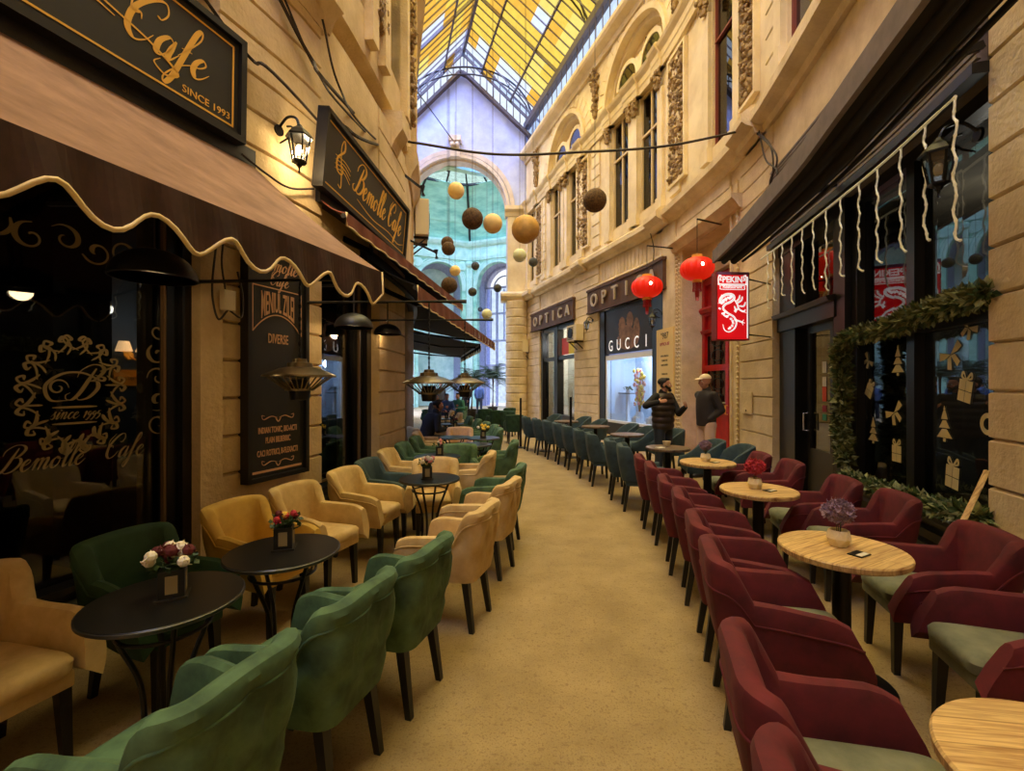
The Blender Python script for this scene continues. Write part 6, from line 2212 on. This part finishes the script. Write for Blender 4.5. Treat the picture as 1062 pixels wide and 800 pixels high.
GB = [(545, 238, 29, .62, 'globe_gold', 'largest golden globe, above the right edge of the arch'),
      (490, 227, 22, .5, 'globe_b', 'brown rattan globe touching a cream one under the arch'),
      (511, 232, 20, .46, 'globe_c', 'cream globe right beside the brown rattan one'),
      (473, 198, 17, .46, 'globe_c', 'cream globe hung highest under the arch crown'),
      (539, 265, 14, .42, 'globe_p', 'pale globe just below the largest golden globe'),
      (553, 272, 9.5, .4, 'globe_g', 'small dark globe right of the pale one'),
      (464, 252, 13, .46, 'globe_b', 'upper brown globe of an overlapping pair at the arch left'),
      (465, 258, 14, .44, 'globe_b', 'lower brown globe of an overlapping pair at the arch left'),
      (472, 281, 11, .4, 'globe_c', 'small cream globe below the brown pair'),
      (466, 296, 17, .5, 'globe_b', 'brown globe just above the maroon awning'),
      (493, 276, 8.5, .4, 'globe_g', 'small dark globe at the edge of the far right arch'),
      (490, 303, 9, .4, 'globe_g', 'small grey globe below the dark one at the far right arch'),
      (516, 299, 8.5, .4, 'globe_g', 'small dark globe in front of the far violet vault'),
      (505, 326, 11, .42, 'globe_p', 'pale greenish globe lowest by the far street door'),
      (498, 321, 5, .36, 'globe_g', 'tiny dark globe beside the pale greenish one'),
      (617, 208, 24, .6, 'globe_b', 'large brown rattan globe before the right upper windows')]
for g in GB: globe(*g)

# cables across the passage and along the walls
def cable(label, pts, r=.012, name='cable', grp='cables strung over the passage'):
    bm = B(); tube(bm, crom(pts, 10), r, 5)
    return tag(obj(name, bm, M['wire']), label, 'cable', grp)


sa, za = wp(LW, 424, 143, .6); sb, zb = wp(RW, 772, 138, .3)
a, b = at(423, 147, 7.6), at(782, 133, 8.1)
m1 = at(600, 158, 7.9)
cable('thick cable sagging across the passage in front of the arch', [a, a.lerp(m1, .5) + Vector((0, 0, -.12)), m1, m1.lerp(b, .5) + Vector((0, 0, -.1)), b], .022)
a, b = at(423, 115, 14), at(555, 158, 21)
cable('thin cable slanting down in front of the gable', [at(405, 60, 12.2), at(440, 105, 15), at(470, 146, 19)], .018)
# pipes and cable bundles along the left wall
for i, (pts, r) in enumerate((
        ([(205, -10), (260, 60), (330, 125), (420, 232)], .014),
        ([(285, -10), (322, 60), (360, 110), (418, 170)], .018),
        ([(292, -10), (330, 75), (372, 130), (421, 178)], .012),
        ([(335, 20), (352, 90), (385, 140), (420, 168)], .012),
        ([(250, 160), (275, 180), (300, 195), (326, 196)], .01),
        ([(356, 130), (385, 148), (425, 158)], .02))):
    P = []
    for px, py in pts:
        s, z = wp(LW, px, py, .2); P.append(LW.pt(s, .2, z))
    cable('dark cable run on the upper left wall, %s' % ('lowest long one above the clef sign', 'thickest of the bundle', 'second of the bundle', 'thin one of the bundle', 'short one below the lantern', 'short branch near the corner block')[i], P, r, grp='cables on the left wall')
for i, pts in enumerate(([(782, 133), (800, 150), (803, 180), (795, 205)], [(775, 128), (806, 160), (800, 190), (806, 215)], [(787, 130), (795, 165), (808, 180), (800, 225)], [(672, 232), (676, 245), (679, 262), (676, 290)])):
    P = []
    for px, py in pts:
        s, z = wp(RW, px, py, .1); P.append(RW.pt(s, .12, z))
    cable('loose wires hanging from the right ledge corner, %s' % ('leftmost strand', 'middle strand', 'rightmost strand', 'strand above the far red lantern')[i], P, .014, grp='wires on the right wall')

# air conditioners
def ac(label, W, s, z, w=.8, h=.55, n=.1):
    o = thing('air_conditioner', label, 'air conditioner', W.pt(s, n, z)); o.rotation_euler = W.frame(s).to_euler()
    bm = B(); box(bm, -w / 2, w / 2, -.36, -.06, 0, h, bev=.015); obj('casing', bm, M['ac'], o)
    bm = B()
    for k in range(9): box(bm, -w * .42, w * .2, -.37, -.36, .06 + k * (h - .1) / 9, .06 + k * (h - .1) / 9 + .02)
    lathe(bm, [(.2, 0), (.2, .02), (.18, .02), (.18, 0)], 24, (-w * .12, -.362, h / 2), M=RX(pi / 2)); obj('grille', bm, M['black_metal'], o)
    bm = B()
    for q in (-.3, .3): box(bm, q * w - .02, q * w + .02, -.36, 0, -.05, 0); bar(bm, (q * w, -.3, -.04), (q * w, 0, -.3), .03)
    obj('bracket', bm, M['black_metal'], o)


s = LW.s_y(10.6); ac('air conditioner on the left wall beyond the end of the clef sign', LW, s, 5.0, .85, .8, .09)
s, z = wp(RW, 597, 354, .2); ac('air conditioner on the pillar between the optician windows', RW, s, z, .85, .6, .02)
s, z = wp(RW, 540, 366, .1); ac('air conditioner on the pillar by the rounded column', RW, s - .1, z, .85, .6, .02)

# icicle light strands
tops = [(796, 281), (803, 268), (811, 262), (821, 250), (832, 241), (843, 232), (857, 222), (872, 208), (891, 192), (910, 178), (934, 155), (960, 134), (990, 108)]
bots = [(807, 330), (813, 322), (822, 317), (833, 326), (843, 315), (855, 311), (875, 312), (891, 298), (909, 293), (930, 285), (965, 274), (983, 262), (985, 263)]
rnd = random.Random(9)
for i, ((x0, y0), (x1, y1)) in enumerate(zip(tops, bots)):
    s0, z0 = wp(RW, x0, y0, .16); L = max(.5, z0 - wp(RW, x0, y1, .16)[1])
    o = thing('light_strand', 'wavy icicle light strand on the dark shop, %s from the left' % ('first', 'second', 'third', 'fourth', 'fifth', 'sixth', 'seventh', 'eighth', 'ninth', 'tenth', 'eleventh', 'twelfth', 'thirteenth')[i],
              'string light', RW.pt(s0, .16, 3.7), group='icicle light strands')
    T = RW.pt(s0 + .3, .16) - RW.pt(s0, .16); T.normalize()
    L = 3.7 - max(wp(RW, x0, y1 - 8, .16)[1], 2.0)
    pts = [(T * (.018 * sin(k * 1.15 + i) + rnd.uniform(-.008, .008)) * min(1, k / 3) + Vector((0, 0, -L * k / 24))) for k in range(25)]
    pts[-2] = pts[-2] - T * .03; pts[-1] = pts[-1] - T * .07 + Vector((0, 0, .02))
    bm = B(); tube(bm, crom(pts, 3), [.0125 if k % 6 == 0 else .0085 for k in range(24 * 3 + 1)], 6); obj('rope', bm, M['icicle'], o, smooth='all')
bm = B(); tube(bm, [RW.pt(R[1026] + .05 + (R[801] - R[1026]) * k / 20, .16, 3.71) for k in range(21)], .012, 6)
tag(obj('light_cable', bm, M['icicle']), 'pale cord from which the icicle lights hang', 'cable')


# garlands
def garland(name, label, path, r, seed, dens=150, mats=('leafdk', 'leaf2'), extra=None):
    o = thing(name, label, 'garland', path[0])
    rnd = random.Random(seed); P = crom([Vector(p) - Vector(path[0]) for p in path], 12)
    bm = B(); tube(bm, P, .02, 6); obj('stem', bm, M['leafdk'], o)
    L = sum((a - b).length for a, b in zip(P, P[1:]))
    for mi, m in enumerate(mats):
        bm = B()
        for i in range(int(L * dens)):
            k = rnd.random() * (len(P) - 1); j = int(k); c = P[j].lerp(P[j + 1], k - j)
            d = Vector((rnd.gauss(0, 1), rnd.gauss(0, 1), rnd.gauss(0, 1))).normalized()
            l = r * rnd.uniform(.6, 1.25); w = l * .3
            u, v = basis(d)
            t = u * cos(i) + v * sin(i)
            q = c + d * l * .25
            up = d.cross(t) * w * .25
            a = [q, q + d * l * .45 + t * w + up, q + d * l, q + d * l * .45 - t * w + up]
            vs = [bm.verts.new(x) for x in a]; lo = bm.verts.new(q + d * l * .5 - up)
            face(bm, (vs[0], vs[1], lo)); face(bm, (vs[1], vs[2], lo)); face(bm, (vs[2], vs[3], lo)); face(bm, (vs[3], vs[0], lo)); face(bm, (vs[0], vs[2], vs[1])); face(bm, (vs[0], vs[3], vs[2]))
        obj('foliage', bm, M[m], o)
    return o


def gp(px, py, n=.02):
    s, z = wp(RW, px, py, n); return RW.pt(s, n, z)


garland('fir_garland', 'fir garland along the top and left side of the snowy window', [gp(1024, 304), gp(985, 316), gp(950, 328), gp(915, 342), gp(885, 350), gp(872, 362), gp(874, 400), gp(872, 440), gp(876, 478)], .095, 21, 430, ('leafdk', 'leafdk2', 'leaf2'))
garland('fir_garland', 'frosted garland lying on the sill of the snowy window', [gp(876, 493, .05), gp(905, 504, .05), gp(940, 516, .05), gp(975, 527, .05), gp(1020, 538, .05)], .085, 22, 430, ('leafdk', 'leaf2'))

# wooden stick leaning in the window
bm = B(); tube(bm, [gp(999, 541, .3), gp(1023, 489, .08)], .018, 8)
tag(obj('wooden_stick', bm, M['wood'], smooth=True), 'pale wooden stick leaning beside the stone pier at the snowy window', 'stick')

# sprayed snow stencils on the shop window
def decal(kind, px, py, sz, rot, seed=0):
    s, z = wp(RW, px, py, -.2)
    Md = RW.frame(s, -.228, z) @ Matrix.Rotation(rot, 4, 'Y')
    bm = B(); k = sz
    def quad(pts): rings(bm, [[Md @ Vector((a * k, y_, b * k)) for a, b in pts] for y_ in (0, -.002)])
    if kind == 'gift':
        for i in range(2):
            for j in range(2): quad([(-.5 + i * .52, -.6 + j * .58), (-.02 + i * .52, -.6 + j * .58), (-.02 + i * .52, -.06 + j * .58), (-.5 + i * .52, -.06 + j * .58)])
        ribbon(bm, [(0, .55 * k), (-.3 * k, .9 * k), (-.36 * k, .66 * k), (0, .56 * k), (.3 * k, .92 * k), (.38 * k, .68 * k), (0, .55 * k)], .12 * k, .12 * k, Md, .002, const=True)
    if kind == 'tree':
        for w, a, b in ((.26, .35, .8), (.42, -.1, .3), (.6, -.6, -.15)): quad([(-w, a), (w, a), (w * .3, b), (-w * .3, b)])
        quad([(-.1, -.8), (.1, -.8), (.1, -.62), (-.1, -.62)]); quad([(-.08, .85), (0, .8), (.08, .85), (0, 1.05)])
    if kind == 'bow':
        for q in (-1, 1):
            quad([(0, 0), (q * .75, .45), (q * .9, .05), (q * .5, -.05)]); quad([(0, -.05), (q * .22, -.75), (q * .5, -.6), (q * .3, -.1)])
    if kind == 'ring':
        ribbon(bm, [(cos(t * pi / 5) * .5 * k, sin(t * pi / 5) * .5 * k) for t in range(10)], .3 * k, .3 * k, Md, .002, closed=True, const=True)
    obj({'gift': 'gift_stencil', 'tree': 'tree_stencil', 'bow': 'bow_stencil', 'ring': 'wreath_stencil'}[kind], bm, M['frost'], w61)


for d in (('bow', 982, 368, .17, -.4), ('gift', 997, 405, .16, .2), ('tree', 976, 442, .17, 0), ('gift', 983, 494, .17, .1), ('tree', 928, 376, .17, 0), ('bow', 924, 428, .17, -.5),
          ('gift', 927, 470, .15, 0), ('tree', 903, 448, .16, 0), ('gift', 899, 405, .13, .5), ('bow', 898, 374, .12, .8), ('ring', 1020, 440, .13, 0), ('bow', 1000, 340, .13, .5)): decal(*d)

# black posts with bases
for i, (px, py, Y, w) in enumerate(((540, 413, 12.3, 'leftmost'), (566, 414, 11.6, 'middle'), (592, 412, 10.6, 'rightmost'))):
    c = at(px, py, Y); o = thing('barrier_post', '%s of three thin black posts behind the grey teal chairs' % w, 'post', (c.x, Y, 0), group='black posts')
    bm = B(); tube(bm, [(0, 0, .02), (0, 0, c.z)], .028, 10); obj('pole', bm, M['black_metal'], o, smooth=True)
    bm = B(); lathe(bm, [(0, 0), (.17, 0), (.17, .012), (.04, .03), (0, .03)], 24); obj('base', bm, M['black_metal'], o, smooth=True)

# potted palms before the arch
def palm(label, px, Y, h, seed):
    c = at(px, 400, Y); o = thing('potted_palm', label, 'plant', (c.x, Y, 0), group='potted palms by the arch')
    rnd = random.Random(seed)
    bm = B(); lathe(bm, [(0, 0), (.2, 0), (.27, .45), (.3, .5), (.26, .5), (.24, .42), (0, .42)], 20); obj('pot', bm, M['black'], o, smooth=True)
    bm = B(); tube(bm, [(0, 0, .4), (.02, 0, h * .55), (0, .02, h * .62)], [.06, .05, .04], 8); obj('trunk', bm, M['globe_b'], o)
    bm = B()
    for i in range(26):
        a = i * 2.4; el = rnd.uniform(.1, 1.3); L = h * rnd.uniform(.35, .5)
        d = Vector((cos(a) * cos(el), sin(a) * cos(el), sin(el)))
        pts = [Vector((0, 0, h * .6)) + d * L * t + Vector((0, 0, -L * .45 * t * t)) for t in (0, .25, .5, .75, 1)]
        s = d.cross(Vector((0, 0, 1))).normalized()
        for p, q in zip(pts, pts[1:]):
            for k in range(4):
                b = p.lerp(q, k / 4)
                for sg in (-1, 1):
                    e = b + s * sg * L * .26 + (q - p) * .8 - Vector((0, 0, .05)); w = (q - p) * .16
                    rings(bm, [[b, b + w, e], [b - Vector((0, 0, .004)), b + w - Vector((0, 0, .004)), e - Vector((0, 0, .004))]])
    obj('fronds', bm, M['leaf'], o)


palm('tall potted palm left of the far street door', 489, 22.6, 3.0, 31)
palm('tall potted palm in front of the far street door', 511, 25.0, 3.4, 32)

# junction box and loose cables on the pilaster, bracket arms on the left wall, cover plate on the right pier
s, z = wp(LW, 233, 312, .2)
o = thing('junction_box', 'small pale junction box with dark cables on the ochre pilaster beside the menu board', 'box', LW.pt(s, .2, z)); o.rotation_euler = LW.frame(s).to_euler()
bm = B(); box(bm, -.05, .05, -.06, 0, -.08, .08, bev=.008); obj('casing', bm, M['ac'], o)
for k, pts in enumerate((((-.02, -.03, .08), (-.06, -.04, .3), (-.02, -.03, .55), (.03, -.02, .7)), ((.0, -.03, -.08), (-.1, -.05, -.16), (-.14, -.04, .05), (-.1, -.03, .4), (-.05, -.02, .7)), ((.02, -.03, -.08), (.1, -.06, -.12), (.12, -.05, .06), (.09, -.03, .25)))):
    bm = B(); tube(bm, crom(pts, 8), .008, 5); obj('cable', bm, M['wire'], o)
for i, (p0, p1, Y, lab) in enumerate((((398, 181), (438, 196), 8.3, 'upper black bracket arm jutting from the left wall above the air conditioner'), ((424, 248), (452, 262), 9.3, 'lower black bracket arm jutting from the left wall under the air conditioner'))):
    b_ = at(*p1, Y); s = LW.s_y(b_.y - .1); a_ = LW.pt(s, .06, b_.z + .22)
    o = thing('bracket_arm', lab, 'bracket', a_, group='black bracket arms on the left wall')
    bm = B(); bar(bm, (0, 0, 0), b_ - a_, .035); obj('arm', bm, M['black_metal'], o)
    bm = B(); tube(bm, [b_ - a_ + Vector((0, 0, .05)), b_ - a_ + Vector((.02, 0, -.12))], [.05, .035], 10); obj('clamp', bm, M['black_metal'], o)
s, z = wp(RW, 774, 418, .03)
o = thing('cover_plate', 'flat cream cover plate on the stone pier right of the red door', 'plate', RW.pt(s, .015, z)); o.rotation_euler = RW.frame(s).to_euler()
bm = B(); box(bm, -.22, .22, -.02, 0, -.2, .2, bev=.005); obj('plate', bm, M['stone'], o)
bm = B(); lathe(bm, [(0, 0), (.015, 0), (.015, .01), (0, .01)], 10, (.0, -.022, -.14), M=RX(pi / 2)); obj('lock', bm, M['wire'], o)
# ------------------------------------------------------------------ light and camera
scn = bpy.context.scene
w = bpy.data.worlds.new('overcast_sky'); scn.world = w; w.use_nodes = True
bg = w.node_tree.nodes['Background']; bg.inputs['Color'].default_value = (.90, .95, 1.0, 1); bg.inputs['Strength'].default_value = .64


def light(kind, name, loc, power, color, size=.1, rot=None, parent=None):
    d = bpy.data.lights.new(name, kind); d.energy = power; d.color = color
    if kind == 'POINT': d.shadow_soft_size = size
    if kind == 'AREA': d.size = size
    if kind == 'SUN': d.angle = size
    o = bpy.data.objects.new(name, d); C.objects.link(o); o.location = loc
    if rot: o.rotation_euler = rot
    return o


light('SUN', 'daylight', (0, 0, 30), 10.0, (.80, 1.0, 2.1), radians(100), (radians(8), radians(-6), 0))
light('POINT', 'lantern_light', LW.pt(sl, .42, zl), 14, (1, .72, .38), .05)
for i, c in enumerate(DOMES): light('POINT', 'dome_light_%d' % i, c + Vector((0, 0, .0)), 3, (1, .68, .34), .06)
p = RW.pt((aw + bw_) / 2, -.7, 2.4); light('POINT', 'display_light', p, 34, (.72, .86, 1.0), .15)
p = RW.pt((a + b) / 2 if False else (R[596] + R[560]) / 2, -.9, 3.6); light('POINT', 'optician_light', p, 130, (1, .95, .88), .15)
light('POINT', 'restaurant_fill', RW.pt((P0 + P1) / 2, -1.6, 3.2), 45, (1, .88, .68), .1)  # added fill without a fitting, brightens the dark room behind the glass
light('POINT', 'sconce_light', LW.pt(sc_, -.7, zz + .15), 2.5, (1, .7, .4), .05)

cam = bpy.data.cameras.new('camera'); co = bpy.data.objects.new('camera', cam); C.objects.link(co)
co.location = (0, 0, HC); co.rotation_euler = (radians(90), 0, 0)
cam.sensor_width = 36; cam.lens = 36 * F / 1062; cam.clip_start = .05; cam.clip_end = 300
scn.camera = co
scn.view_settings.view_transform = 'Standard'; scn.view_settings.look = 'None'
scn.view_settings.gamma = 1; scn.view_settings.use_curve_mapping = False
scn.view_settings.exposure = 1.0
cy = scn.cycles
cy.use_denoising = True
cy.max_bounces = 8; cy.diffuse_bounces = 4; cy.glossy_bounces = 3; cy.transparent_max_bounces = 16; cy.transmission_bounces = 2
cy.sample_clamp_indirect = 6; cy.caustics_reflective = False; cy.caustics_refractive = False
